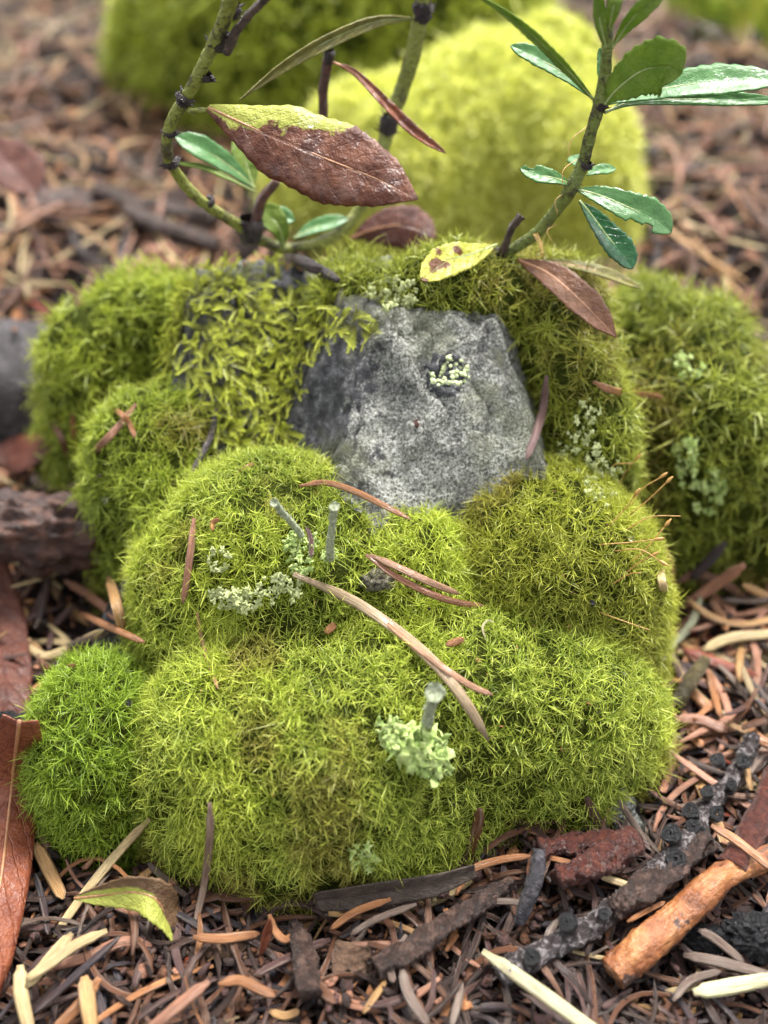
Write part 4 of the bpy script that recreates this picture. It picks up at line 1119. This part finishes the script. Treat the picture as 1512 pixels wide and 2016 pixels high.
lump('crumb', hit(745, 1150) + np.array([0, -.05, .15]), (.24, .16, .12), m_plain('crumb', (.05, .04, .03), (.35, .32, .22), 14, .7, 0, 0, .08), 'brown and pale crumbly lichen lump behind the beige needle pair', 'lichen', .5, 3, 0, 9, 40, 26)
lump('bark_or_hole_lump', W(120, 415, .6), (1.3, .8, .5), M['wetbark'], 'blurred dark lump standing in for a shaded hole at the upper left', 'bark', .3, 2, 0, 9, 40, 26)  # solid lump added for a dark hole; the hole's shade is its colour

# ------------------------------------------------------------------ leaves
def leaf_mesh(pts, hw, normal, teeth=14, fold=.25, curl=0.0, nu=40, nv=11, shape='obov', tooth=.07, twist=0.0, wav=.03, seed=0, bite=None):
    P = spline(pts, nu)
    T = nrm(np.gradient(P, axis=0)); N0 = np.asarray(normal, float)
    if N0.ndim == 1: N0 = np.tile(N0, (nu, 1))
    else: N0 = spline(N0, nu)
    side = nrm(np.cross(T, N0)); nn = np.cross(side, T)
    u = np.linspace(0, 1, nu)
    if shape == 'obov': w = np.interp(u, [0, .06, .2, .45, .7, .88, .97, 1], [.06, .12, .45, .85, 1, .72, .3, .03])
    elif shape == 'lance': w = np.interp(u, [0, .08, .3, .55, .8, 1], [.08, .3, .88, 1, .62, .03])
    else: w = np.interp(u, [0, .05, .3, .7, 1], [.6, .8, 1, .9, .5])
    w = w * hw
    v = np.linspace(-1, 1, nv)
    Uu, Vv = np.meshgrid(u, v, indexing='ij')
    saw = 1 - tooth * ((Uu * teeth) % 1.0) * (np.abs(Vv) > .9) * (Uu > .15)
    ww = w[:, None] * saw
    if bite is not None:
        for (bu, bs, ba) in bite:
            ww = ww * np.where((Vv * bs > .4) & (np.abs(Uu - bu) < .07), 1 - ba, 1)
    ang = fold + curl * np.abs(Vv)
    lat = Vv * np.cos(ang); alt = np.abs(Vv) * np.sin(ang)
    alt = alt + wav * fbm(Uu * 9 + seed, Vv * 3 + seed, 1, 3, seed) / max(hw, .05) * .5
    V = P[:, None] + side[:, None] * (lat * ww)[..., None] + nn[:, None] * (alt * ww)[..., None]
    ii = np.arange(nu * nv).reshape(nu, nv)
    q = np.stack([ii[:-1, :-1], ii[:-1, 1:], ii[1:, 1:], ii[1:, :-1]], -1).reshape(-1, 4)
    uv = np.stack([Uu, Vv * .5 + .5], -1).reshape(-1, 2)
    return V.reshape(-1, 3), q, uv, P

def leaf(parent, pix, wpx, mat, normal=(0, -.6, .8), rib=None, name='leaf', label=None, cat=None, thick=.018, dd=None, ribw=.022, **kw):
    """pix: (px,py,depth) along the midrib"""
    pts = np.array([WD(*p) for p in pix]); d = np.mean([p[2] for p in pix])
    V, q, uv, P = leaf_mesh(pts, wpx / 2 * d / F, normal, **kw)
    if parent is None:
        c = P.mean(0); V = V - c
        o = obj(name, new_mesh(name, V, [q], mat, uv=uv), None, Vector(c)); par = o
        tag(o, label, cat)
    else:
        o = obj(name, new_mesh(name, V, [q], mat, uv=uv), parent); c = None
    m = o.modifiers.new('thickness', 'SOLIDIFY'); m.thickness = thick; m.offset = 0
    if rib:
        n = P.shape[0]; r = np.linspace(ribw, ribw * .25, n)
        Vr, pl = tubes((P - (0 if c is None else c))[None, :int(n * .95)], r[None, :int(n * .95)], np.array([np.asarray(normal if np.ndim(normal) == 1 else normal[0], float)]), CIRC8)
        ro = bpy.data.objects.new('midrib', new_mesh('midrib', Vr, pl, rib)); C.objects.link(ro)
        ro.parent = o
    return o

def stem_obj(parent, pix, rad, mat, name='stem', bump=.02, S=50, seed=1):
    pts = [WD(*p) for p in pix]
    return tube_obj(name, pts, rad, mat, parent, S=S, bump=bump, bf=8, sec=CIRC14, seed=seed, up=(0, -1, .2))

def spiky_node(parent, px, py, d, r, h, tiltx=0.0, n=14, name='node'):
    """dark collar of old bud scales round the stem"""
    c = WD(px, py, d); ax = nrm(np.array([tiltx, 0, 1.0]))
    r = r * .66; h = h * .9
    T1 = nrm(np.cross(ax, [0, 1, 0])); T2 = np.cross(ax, T1)
    K = 12; V = []; rs = np.random.RandomState(int(px))
    for s, (a, b) in enumerate([(-1, .8), (-.6, 1.15), (-.1, 1.2), (.4, 1.25), (.9, 1.0)]):
        for k in range(K):
            an = k / K * 6.283; rr = r * b * rs.uniform(.8, 1.2)
            V.append(c + ax * a * h * rs.uniform(.9, 1.1) + (T1 * math.cos(an) + T2 * math.sin(an)) * rr)
    q = [(s * K + k, s * K + (k + 1) % K, (s + 1) * K + (k + 1) % K, (s + 1) * K + k) for s in range(4) for k in range(K)]
    tri = []
    for j in range(n):
        an = rs.rand() * 6.283; a = rs.uniform(-.8, .9)
        b0 = c + ax * a * h; rd = T1 * math.cos(an) + T2 * math.sin(an); tn = np.cross(ax, rd)
        i = len(V); ww = r * .35
        V += [b0 + rd * r * .9 - tn * ww, b0 + rd * r * .9 + tn * ww, b0 + rd * r * rs.uniform(1.7, 2.3) + ax * h * rs.uniform(.1, .7), b0 + rd * r * .9 + ax * ww]
        tri += [(i, i + 1, i + 2), (i + 1, i + 3, i + 2), (i + 3, i, i + 2)]
    return obj(name, new_mesh(name, V, [np.array(q), np.array(tri)], M['node']), parent)

TOCAM = -FWD
# ---- left plant
lp = thing('woody_shrub', 'curved yellow green woody stem with a big brown leaf at left', 'plant', WD(520, 490, 17.0))
stem_obj(lp, [(560, 492, 17.2), (510, 470, 16.9), (450, 430, 16.4), (395, 395, 16.0), (350, 345, 15.6), (328, 295, 15.2), (338, 240, 14.9), (368, 190, 14.6), (395, 140, 14.3), (422, 85, 14.0), (448, 20, 13.6), (462, -40, 13.2)],
         [.08, .085, .08, .08, .08, .075, .078, .082, .085, .088, .09, .095], M['stem'], S=90)
for (a, b, d, r, h, tx) in [(362, 196, 14.6, .14, .1, .6), (432, 78, 14.0, .16, .16, .4), (338, 322, 15.4, .14, .07, -.5), (455, 18, 13.7, .15, .12, .4), (492, 452, 16.7, .22, .25, .2), (405, 150, 14.35, .12, .06, .5), (335, 262, 15.0, .12, .04, .1), (412, 400, 16.1, .12, .06, -.7)]:
    spiky_node(lp, a, b, d, r, h, tx)
stem_obj(lp, [(445, 105, 13.95), (470, 55, 13.7), (505, 15, 13.5), (550, -30, 13.2)], [.06, .055, .05, .05], M['brtwig'], 'twiglet', S=24)
stem_obj(lp, [(372, 218, 14.55), (395, 218, 14.4), (420, 214, 14.3)], [.04, .035, .03], M['stem'], 'leaf_stalk', S=12)
leaf(lp, [(410, 212, 14.3), (520, 262, 14.1), (640, 312, 13.9), (740, 352, 13.75), (822, 392, 13.6)], 172, M['lf_turn'], normal=(.15, -.80, .58), rib=M['midrib'], label='big brown leaf with a yellow green upper edge', teeth=18, fold=.12, curl=-.25, wav=.09, seed=3, shape='lance', ribw=.02)
stem_obj(lp, [(502, 440, 16.7), (515, 395, 16.5), (545, 355, 16.3)], [.09, .08, .07], M['redtwig'], 'twiglet', S=16)
leaf(lp, [(502, 372, 16.6), (455, 330, 16.4), (400, 295, 16.2), (345, 268, 16.1)], 56, M['lf_teal'], normal=(.2, -.5, .85), shape='obov', rib=M['midrib_g'], label='blue green leaf pointing left')
leaf(lp, [(500, 372, 16.7), (490, 340, 16.7), (480, 310, 16.7), (470, 270, 16.8)], 60, M['lf_green'], normal=(.5, -.8, .3), rib=M['midrib_g'], label='bright green upright leaf')
leaf(lp, [(502, 378, 16.6), (450, 352, 16.3), (400, 330, 16.2), (350, 322, 16.1)], 18, M['lf_green'], normal=(0, -.2, 1), rib=M['midrib_g'], label='narrow green leaf seen edge on')
leaf(lp, [(560, 490, 17.0), (550, 450, 16.8), (530, 425, 16.8), (515, 405, 16.8)], 60, M['lf_green'], normal=(.3, -.7, .5), rib=M['midrib_g'], label='short green leaf near the base')
leaf(lp, [(500, 400, 16.9), (540, 420, 16.9), (580, 435, 16.9)], 40, M['lf_teal'], normal=(0, -.5, .8), rib=M['midrib_g'])
leaf(lp, [(578, 470, 17.2), (620, 448, 17.3), (685, 430, 17.4)], 36, M['lf_teal'], normal=(0, -.5, .85), rib=M['midrib_g'], label='low blue green leaf pointing right')

# ---- middle stem behind
mp = thing('woody_shrub', 'blurred olive stem rising behind the big brown leaf', 'plant', WD(700, 430, 17.8))
stem_obj(mp, [(560, 490, 17.3), (630, 478, 17.4), (690, 435, 17.5), (735, 360, 17.3), (762, 260, 17.2), (790, 180, 17.0), (815, 100, 16.6), (832, 10, 16.2), (838, -50, 16)],
         [.08, .09, .09, .1, .11, .12, .12, .12, .12], M['stem'], S=80)
for (a, b, d, r, h, tx) in [(765, 245, 17.1, .17, .2, .2), (832, 22, 16.2, .17, .18, 0)]:
    spiky_node(mp, a, b, d, r, h, tx)
leaf(mp, [(820, 36, 16.3), (740, 42, 15.9), (650, 78, 15.5), (560, 130, 15.3), (470, 198, 15.2)], 34, M['lf_olive'], normal=(.1, -.95, .2), rib=M['midrib_g'], label='long olive leaf curving down to the left', shape='lance', fold=.6)
stem_obj(mp, [(636, 235, 16.6), (636, 190, 16.4), (640, 150, 16.2), (648, 108, 16.0)], [.07, .07, .08, .07], M['redtwig'], 'twiglet', S=20)
spiky_node(mp, 648, 112, 16.0, .1, .12, 0)
leaf(mp, [(655, 122, 16.0), (700, 145, 15.9), (760, 205, 15.8), (815, 258, 15.8), (878, 302, 15.8)], 26, M['lf_red'], normal=(.3, -.8, .4), rib=M['midrib'], label='narrow red brown dry leaf', shape='obov', fold=.5, tooth=0)
leaf(None, [(690, 470, 18.2), (740, 450, 18.0), (800, 445, 17.9), (858, 470, 17.9)], 95, M['lf_dark'], normal=(0, -.7, .7), rib=M['midrib'], name='dead_leaf', label='blurred dark red leaf behind the stone under the big leaf', cat='leaf', fold=-.2)

# ---- right plant
rp = thing('shrub_seedling', 'upright green seedling with toothed leaves at the right', 'plant', WD(990, 505, 16.0))
stem_obj(rp, [(975, 512, 16.1), (1010, 492, 15.9), (1060, 455, 15.6), (1098, 410, 15.3), (1125, 370, 15.0), (1148, 320, 14.8), (1163, 262, 14.5), (1180, 205, 14.2), (1192, 140, 13.9), (1196, 80, 13.6), (1200, 30, 13.4)],
         [.07, .08, .085, .085, .1, .085, .08, .085, .075, .07, .05], M['stem2'], S=90, bump=.015)
for (a, b, d, r, h, tx) in [(985, 500, 16.0, .13, .08, .8), (1128, 368, 14.98, .1, .05, .4), (1155, 325, 14.75, .1, .06, .2), (1183, 208, 14.2, .11, .06, .2)]:
    spiky_node(rp, a, b, d, r, h, tx, n=8)
stem_obj(rp, [(988, 498, 15.9), (1000, 468, 15.7), (1014, 440, 15.55), (1026, 424, 15.5)], [.06, .05, .055, .07], M['brtwig'], 'dead_stub', S=16, bump=.03)
TL = dict(teeth=12, tooth=.13)
leaf(rp, [(1188, 208, 14.15), (1215, 175, 14.0), (1262, 140, 13.9), (1310, 130, 13.8), (1342, 146, 13.75)], 118, M['lf_green'], normal=(.1, -.95, .25), rib=M['midrib_g'], label='wide bright green leaf backlit beside the stem', **TL, fold=.1)
leaf(rp, [(1195, 205, 14.2), (1260, 185, 14.2), (1350, 168, 14.1), (1440, 160, 14.0), (1540, 158, 13.9)], 88, M['lf_teal'], normal=(0, -.35, .93), rib=M['midrib_g'], label='long blue green leaf reaching the right edge', **TL, fold=.2)
leaf(rp, [(1190, 222, 14.25), (1250, 200, 14.3), (1360, 196, 14.3), (1450, 196, 14.3), (1540, 200, 14.3)], 34, M['lf_teal'], normal=(0, -.6, .8), rib=M['midrib_g'], label='folded blue green leaf under the long one', **TL)
leaf(rp, [(1172, 200, 14.2), (1120, 140, 13.9), (1060, 80, 13.6), (1000, 30, 13.4), (930, -15, 13.2)], 26, M['lf_green'], normal=(-.5, -.5, .5), rib=M['midrib_g'], label='long narrow green leaf rising to the upper left', shape='lance', teeth=18, tooth=.2, fold=.6)
leaf(rp, [(1168, 195, 14.3), (1120, 152, 14.3), (1060, 115, 14.3), (1005, 90, 14.3)], 46, M['lf_teal'], normal=(0, -.55, .85), rib=M['midrib_g'], label='blue green leaf below the long narrow one', **TL)
leaf(rp, [(1192, 95, 13.6), (1184, 60, 13.4), (1178, 25, 13.3), (1176, -20, 13.1)], 36, M['lf_green'], normal=(.5, -.8, .2), rib=M['midrib_g'], **TL)
leaf(rp, [(1205, 95, 13.6), (1230, 55, 13.4), (1262, 20, 13.2), (1310, -15, 13.1)], 40, M['lf_green'], normal=(.3, -.8, .5), rib=M['midrib_g'], **TL)
leaf(rp, [(1198, 60, 13.5), (1204, 35, 13.3), (1210, 5, 13.2), (1215, -20, 13.2)], 32, M['lf_green'], normal=(-.3, -.9, .2), rib=M['midrib_g'], **TL)
leaf(rp, [(1186, 175, 14.1), (1183, 145, 14.1), (1186, 115, 14.1), (1180, 95, 14.1)], 22, M['lf_teal'], normal=(-.5, -.6, .5), **TL)
leaf(rp, [(1128, 366, 15.0), (1095, 352, 14.9), (1062, 345, 14.9), (1024, 332, 14.9)], 42, M['lf_teal'], normal=(0, -.5, .85), rib=M['midrib_g'], label='small notched leaf pointing left', **TL, bite=[(.85, 1, .5)])
leaf(rp, [(1130, 372, 15.0), (1180, 385, 14.9), (1240, 410, 14.8), (1285, 430, 14.8), (1322, 458, 14.8)], 78, M['lf_teal'], normal=(.1, -.6, .75), rib=M['midrib_g'], label='notched grey green leaf pointing lower right', **TL, bite=[(.75, 1, .5), (.6, 1, .3)])
leaf(rp, [(1140, 395, 15.1), (1165, 425, 15.1), (1195, 465, 15.1), (1225, 500, 15.1), (1245, 530, 15.1)], 74, M['lf_dkgreen'], normal=(.45, -.6, .65), rib=M['midrib_g'], label='glossy dark green leaf drooping down', **TL)
leaf(rp, [(1150, 345, 15.2), (1145, 330, 15.4), (1135, 318, 15.6), (1125, 308, 15.7)], 40, M['lf_teal'], normal=(0, -.4, .9), **TL)
leaf(rp, [(1155, 345, 15.2), (1178, 336, 15.3), (1212, 332, 15.4)], 28, M['lf_teal'], normal=(0, -.4, .9), **TL)
leaf(rp, [(978, 482, 15.8), (930, 500, 15.6), (880, 515, 15.4), (828, 552, 15.2)], 74, M['lf_yellow'], normal=(-.1, -.62, .75), rib=M['midrib_g'], label='wet yellow leaf with a brown spot', teeth=14, tooth=.1, fold=.15)
leaf(rp, [(1020, 512, 15.9), (1080, 540, 15.6), (1140, 590, 15.3), (1180, 630, 15.1), (1214, 664, 15.0)], 76, M['lf_brown'], normal=(.3, -.7, .6), rib=M['midrib'], label='drooping brown leaf with an orange midrib', teeth=14, shape='lance', fold=.25, ribw=.03)
leaf(rp, [(1040, 515, 15.9), (1110, 520, 15.9), (1190, 538, 15.9), (1262, 568, 15.9)], 30, M['lf_olive'], normal=(.1, -.3, .95), rib=M['midrib'], label='olive brown leaf lying behind the brown one', teeth=10)
# fine spider-like rootlets by the stem
for k in range(7):
    x0 = 1110 + 12 * k % 50; y0 = 250 + k * 30
    pts = [(1155 - k * 10, 250 + k * 32, 14.6 + k * .12), (1125 - k * 8, 275 + k * 30, 14.5 + k * .12), (1118 - k * 5, 310 + k * 28, 14.5 + k * .12)]
    if k % 2: pts = [(1060 - k * 2, 460, 15.5), (1068, 485 + k * 2, 15.4), (1056 + k * 3, 505 + k, 15.4)]
    stem_obj(rp, pts, [.006, .006, .004], M['seta'], 'rootlet', bump=0, S=10)

# ---- ground leaves
def gdepth(px, py, lift=.4):
    p = hit(px, py); return proj(p)[2] - lift
leaf(None, [(38, 1420, gdepth(60, 1440, .9)), (22, 1560, gdepth(42, 1560, .95)), (0, 1740, gdepth(30, 1740, .9)), (-40, 1920, gdepth(30, 1920, .7)), (-80, 2080, gdepth(30, 2010, .6))], 118, M['lf_red'],
     normal=(.25, -.45, .85), rib=M['midrib'], name='dead_leaf', label='large red brown leathery leaf running down the lower left edge', cat='leaf', shape='strap', fold=-.25, nu=60, teeth=1, tooth=0, ribw=.03, wav=.06)
leaf(None, [(-30, 1100, gdepth(10, 1150, .75)), (-5, 1230, gdepth(20, 1230, .8)), (10, 1330, gdepth(40, 1330, .8)), (20, 1450, gdepth(50, 1430, .75))], 110, M['lf_dark'],
     normal=(.4, -.3, .9), name='dead_leaf', label='dark purple wet leaf at the left edge below the bark chunk', cat='leaf', shape='strap', fold=.2, tooth=0)
leaf(None, [(-20, 900, gdepth(10, 900, .5)), (30, 890, gdepth(40, 890, .55)), (95, 890, gdepth(95, 890, .3))], 100, M['lf_dark'],
     normal=(0, -.4, .9), name='dead_leaf', label='round glossy purple leaf at the left edge beneath the dark stone', cat='leaf', fold=-.1, tooth=0)
leaf(None, [(-40, 270, 22), (20, 320, 21.6), (75, 380, 21.3)], 110, M['lf_dark'], normal=(.2, -.6, .8), name='dead_leaf', label='dark red blurred leaf at the upper left edge', cat='leaf', tooth=0)
dg = gdepth(250, 1770, .95)
leaf(None, [(146, 1768, dg), (200, 1762, dg), (262, 1756, dg - .1), (306, 1770, dg - .1), (330, 1810, dg), (352, 1860, dg + .0), (374, 1926, dg - .15)], 84, M['lf_bent'],
     normal=[(-.3, -.75, .6), (-.2, -.75, .6), (.1, -.75, .6), (.6, -.6, .5), (.95, -.3, .2), (.95, -.25, .2), (.9, -.3, .3)], rib=M['midrib'], name='dead_leaf', label='green and brown leaf bent double at the lower left of the moss', cat='leaf', shape='lance', teeth=22, tooth=.12, fold=.2, nu=60, wav=.03)
d1 = gdepth(700, 1775, .55)
leaf(None, [(620, 1772, d1 + .1), (700, 1764, d1), (780, 1752, d1), (860, 1738, d1), (935, 1712, d1 + .1)], 60, M['lf_grey'],
     normal=(0, -.85, .5), name='dead_leaf', label='grey brown curled leaf lying under the front edge of the moss', cat='leaf', shape='strap', tooth=.04, fold=.3)
d1 = gdepth(520, 1850, .6)
leaf(None, [(532, 1808, d1 - .25), (524, 1840, d1 - .1), (512, 1885, d1)], 22, M['lf_red'], normal=(.3, -.8, .4), name='dead_leaf', label='tiny dark red pointed leaf scrap below the moss front', cat='leaf', shape='lance', tooth=0, fold=.4)

# ------------------------------------------------------------------ lichens
def lichen_patch(cx, cy, rx, ry, n, size, mat, label, seed, as_parts=False, lift=.2, root=None, density=5):
    rs = np.random.RandomState(seed)
    if not as_parts: n = int(n * 1.4); rx *= 1.3; ry *= 1.25; size = (size[0] * .7, size[1] * .9)
    c0 = hit(cx, cy)
    r = root or thing('lichen', label, 'lichen', c0)
    Vs, Fs = [], []; k = 0
    for j in range(n):
        a = rs.rand() * 6.28; q = math.sqrt(rs.rand())
        p = hit(cx + rx * q * math.cos(a), cy + ry * q * math.sin(a))
        gx, gy = p[0], p[1]
        nn = nrm(np.array([rs.randn() * .5, -.75 + rs.randn() * .35, .7]))
        p = p + nrm(CAM - p) * (lift + rs.uniform(-.05, .08))
        t1 = nrm(np.cross(nn, [rs.randn(), rs.randn(), rs.randn()])); t2 = np.cross(nn, t1)
        s = rs.uniform(*size); m = 16; lob = rs.randint(3, 6); ph = rs.rand() * 6
        V = [p - nn * s * .25]
        for ring in (.5, 1.0):
            for i in range(m):
                an = i / m * 6.283
                rr = s * ring * (1 + (.5 * ring) * math.sin(lob * an + ph) + .2 * rs.randn() * ring)
                V.append(p + t1 * math.cos(an) * rr + t2 * math.sin(an) * rr * .8 + nn * s * (.28 * ring * math.sin(2 * an + ph) + .2 * ring * rs.rand()))
        Fc = [(0, 1 + i, 1 + (i + 1) % m) for i in range(m)]
        Fq = [(1 + i, 1 + m + i, 1 + m + (i + 1) % m, 1 + (i + 1) % m) for i in range(m)]
        if as_parts:
            o = obj('lobe', new_mesh('lobe', V, [np.array(Fc), np.array(Fq)], mat), r)
            md = o.modifiers.new('thickness', 'SOLIDIFY'); md.thickness = .012
        else:
            Vs += V; Fs.append(np.array(Fc) + k); Fs.append(np.array([(a, b, c, d) for a, b, c, d in Fq]) + k); k += len(V)
    if not as_parts:
        tri = np.concatenate([f for f in Fs if f.shape[1] == 3]); qd = np.concatenate([f for f in Fs if f.shape[1] == 4])
        o = obj('lobes', new_mesh('lobes', Vs, [tri, qd], mat), r); o['kind'] = 'stuff'
        md = o.modifiers.new('thickness', 'SOLIDIFY'); md.thickness = .015
    return r
big = lichen_patch(820, 1475, 64, 40, 34, (.09, .15), M['lichen'], 'mint green leafy lichen with a cup stalk on the front cushion', 5, True, .3)
lichen_patch(860, 1505, 30, 26, 14, (.06, .11), M['lichen'], '', 6, True, .3, root=big)
lichen_patch(765, 1430, 26, 20, 9, (.05, .09), M['lichen'], '', 7, True, .3, root=big)
def podetium(root, pix, r, cup, dbase=None):
    d = [proj(hit(*pix[0]))[2] - .25]
    for k in range(1, len(pix)): d.append(d[0] - .25 * k)
    tube_obj('stalk', [WD(a, b, dd) for (a, b), dd in zip(pix, d)], r, M['podet'], root, S=26, bump=.02, bf=9, sec=CIRC8, seed=pix[0][0])
    Vq = []; Fq = []; line = spline([WD(a, b, dd) for (a, b), dd in zip(pix, d)], 26)
    for j in range(34):
        c = line[random.randrange(1, 25)]; dv = nrm(RS.randn(3)); c = c + dv * np.mean(r) * .95
        t1 = nrm(np.cross(dv, RS.randn(3))) * random.uniform(.015, .035); t2 = nrm(np.cross(dv, t1)) * random.uniform(.012, .03)
        i = len(Vq); Vq += [c - t1, c + t2 + dv * .01, c + t1 + dv * .02, c - t2 - dv * .01]; Fq.append((i, i + 1, i + 2, i + 3))
    so = obj('scales', new_mesh('scales', Vq, [np.array(Fq)], M['podet']), root); so['kind'] = 'stuff'
    top = WD(*pix[-1], d[-1]); ax = nrm(top - WD(*pix[-2], d[-2]) + np.array([0, -.1, .0]))
    T1 = nrm(np.cross(ax, [0, 1, .2])); T2 = np.cross(ax, T1); K = 14; V = []
    P_ = [(-.5, .45), (-.1, .7), (.25, 1.0), (.32, 1.0), (.2, .8), (.08, .4), (.05, .1)]
    for a, b in P_:
        for k in range(K):
            an = k / K * 6.283
            V.append(top + ax * a * cup * 1.6 + (T1 * math.cos(an) + T2 * math.sin(an)) * cup * b * random.uniform(.85, 1.15))
    q = [(s * K + k, s * K + (k + 1) % K, (s + 1) * K + (k + 1) % K, (s + 1) * K + k) for s in range(len(P_) - 1) for k in range(K)]
    obj('cup', new_mesh('cup', V, [np.array(q)], M['podet']), root)
podetium(big, [(840, 1425), (845, 1400), (852, 1378), (856, 1364)], [.08, .06, .065, .09], .115)
t = thing('lichen_stalk', 'upright pale green lichen stalk, right one of the pair at the top of the cushion', 'lichen', hit(650, 1095))
podetium(t, [(650, 1100), (650, 1070), (655, 1030), (658, 998)], [.06, .05, .045, .055], .065)
t = thing('lichen_stalk', 'leaning pale lichen stalk left of the upright one', 'lichen', hit(592, 1050))
podetium(t, [(595, 1055), (575, 1030), (555, 1008), (541, 990)], [.05, .042, .045, .045], .055)
lichen_patch(650, 1092, 16, 12, 8, (.03, .06), M['lichen'], '', 3, True, .2, root=t)
lichen_patch(462, 1180, 42, 20, 40, (.035, .07), M['lichen_p'], 'pale crusty lichen patch at the left of the front cushion', 11, False, .24)
lichen_patch(430, 1098, 16, 24, 14, (.03, .055), M['lichen_p'], 'small pale lichen crust above the crusty patch', 12, False, .22)
lichen_patch(550, 1160, 34, 24, 34, (.03, .06), M['lichen_p'], 'pale lichen crust left of the long beige needle pair', 13, False, .24)
lichen_patch(592, 1085, 24, 38, 30, (.04, .07), M['lichen'], 'mint lichen scales below the leaning stalk', 14, False, .22)
lichen_patch(715, 1690, 22, 24, 14, (.04, .08), M['lichen'], 'small pale lichen scrap near the bottom edge of the moss', 15, False, .24)
lichen_patch(1135, 890, 34, 36, 30, (.03, .06), M['lichen_p'], 'pale lichen specks on the moss right of the stone', 16, False, .2)
lichen_patch(1190, 945, 30, 42, 34, (.03, .06), M['lichen_p'], 'pale lichen crust at the right edge of the moss rim', 17, False, .2)
lichen_patch(1160, 820, 20, 30, 14, (.03, .05), M['lichen_p'], 'few pale lichen specks beside the purple brown needle', 18, False, .2)
lichen_patch(775, 575, 40, 26, 30, (.04, .07), M['lichen_p'], 'pale green lichen tuft on top of the stone', 19, False, .2)
lichen_patch(1350, 910, 18, 40, 20, (.05, .09), M['lichen'], 'blurred pale lichen on the right moss mound', 20, False, .25)
lichen_patch(1400, 970, 30, 36, 22, (.05, .08), M['lichen'], 'blurred mint lichen low on the right moss mound', 21, False, .25)
lichen_patch(1360, 720, 26, 20, 12, (.05, .08), M['lichen'], 'faint lichen scales high on the right moss mound', 22, False, .25)

# moss sporophytes on the right cushion
SP = [([(1215, 960), (1235, 925), (1252, 905)], 1), ([(1235, 1010), (1262, 965), (1300, 940)], 1), ([(1232, 1020), (1275, 985), (1312, 950)], 1),
      ([(1180, 1072), (1240, 1068), (1290, 1062)], 1), ([(1210, 1085), (1260, 1082), (1300, 1105)], 1), ([(1225, 1135), (1255, 1110), (1282, 1095)], 1),
      ([(1230, 1045), (1280, 1018), (1340, 1016)], 0), ([(1235, 1110), (1265, 1088), (1310, 1035)], 1), ([(1180, 1205), (1220, 1220), (1278, 1240)], 0),
      ([(1190, 940), (1210, 915), (1245, 912)], 0), ([(1200, 1035), (1232, 1000), (1250, 975)], 1), ([(1205, 1150), (1240, 1130), (1262, 1128)], 0)]
SPL = ['topmost', 'upper long', 'second long', 'level straight', 'middle drooping', 'lower upright', 'pale longest', 'steep inner', 'lowest pale', 'upper bare', 'middle short', 'lower bare']
for (pix, cap), adj in zip(SP, SPL):
    h0 = hit(*pix[0]); d0 = proj(h0)[2]
    pts = [WD(a, b, d0 - .12 - .12 * k) for k, (a, b) in enumerate(pix)]
    r = thing('moss_sporophyte', adj + ' hair thin orange spore stalk on the right cushion', 'spore stalk', h0, 'orange spore stalks on the right cushion')
    tube_obj('stalk', pts, [.009, .008, .007], M['seta'], r, S=12, sec=CIRC8)
    if cap:
        d = nrm(pts[-1] - pts[-2])
        tube_obj('capsule', [pts[-1] - d * .02, pts[-1] + d * .05, pts[-1] + d * .12], [.012, .028, .01], M['seta'], r, S=8, sec=CIRC8)

# water drops
for (a, b, d, r, lab) in [(612, 245, None, .045, 'water drop on the big brown leaf'), (936, 1672, None, .035, 'water drop hanging by the brown pointed needle'),
                          (1243, 1060, None, .04, 'water drop among the orange spore stalks'), (1352, 640, None, .04, 'water drop on the right moss mound'),
                          (180, 585, None, .05, 'water drop on the upper left moss'), (1232, 1325, None, .03, 'water drop on the right of the front cushion'),
                          (400, 1718, None, .025, 'water drop on the standing beige needle'), (205, 985, None, .05, 'water drop on top of the bark chunk')]:
    if a == 612: c = WD(a, b, 13.85)
    else:
        c = hit(a, b); c = c + nrm(CAM - c) * .28
    o = lump('water_drop', c, (r, r, r * .8), M['water'], lab, 'water drop', .02, 1, 0, 1, 16, 10)
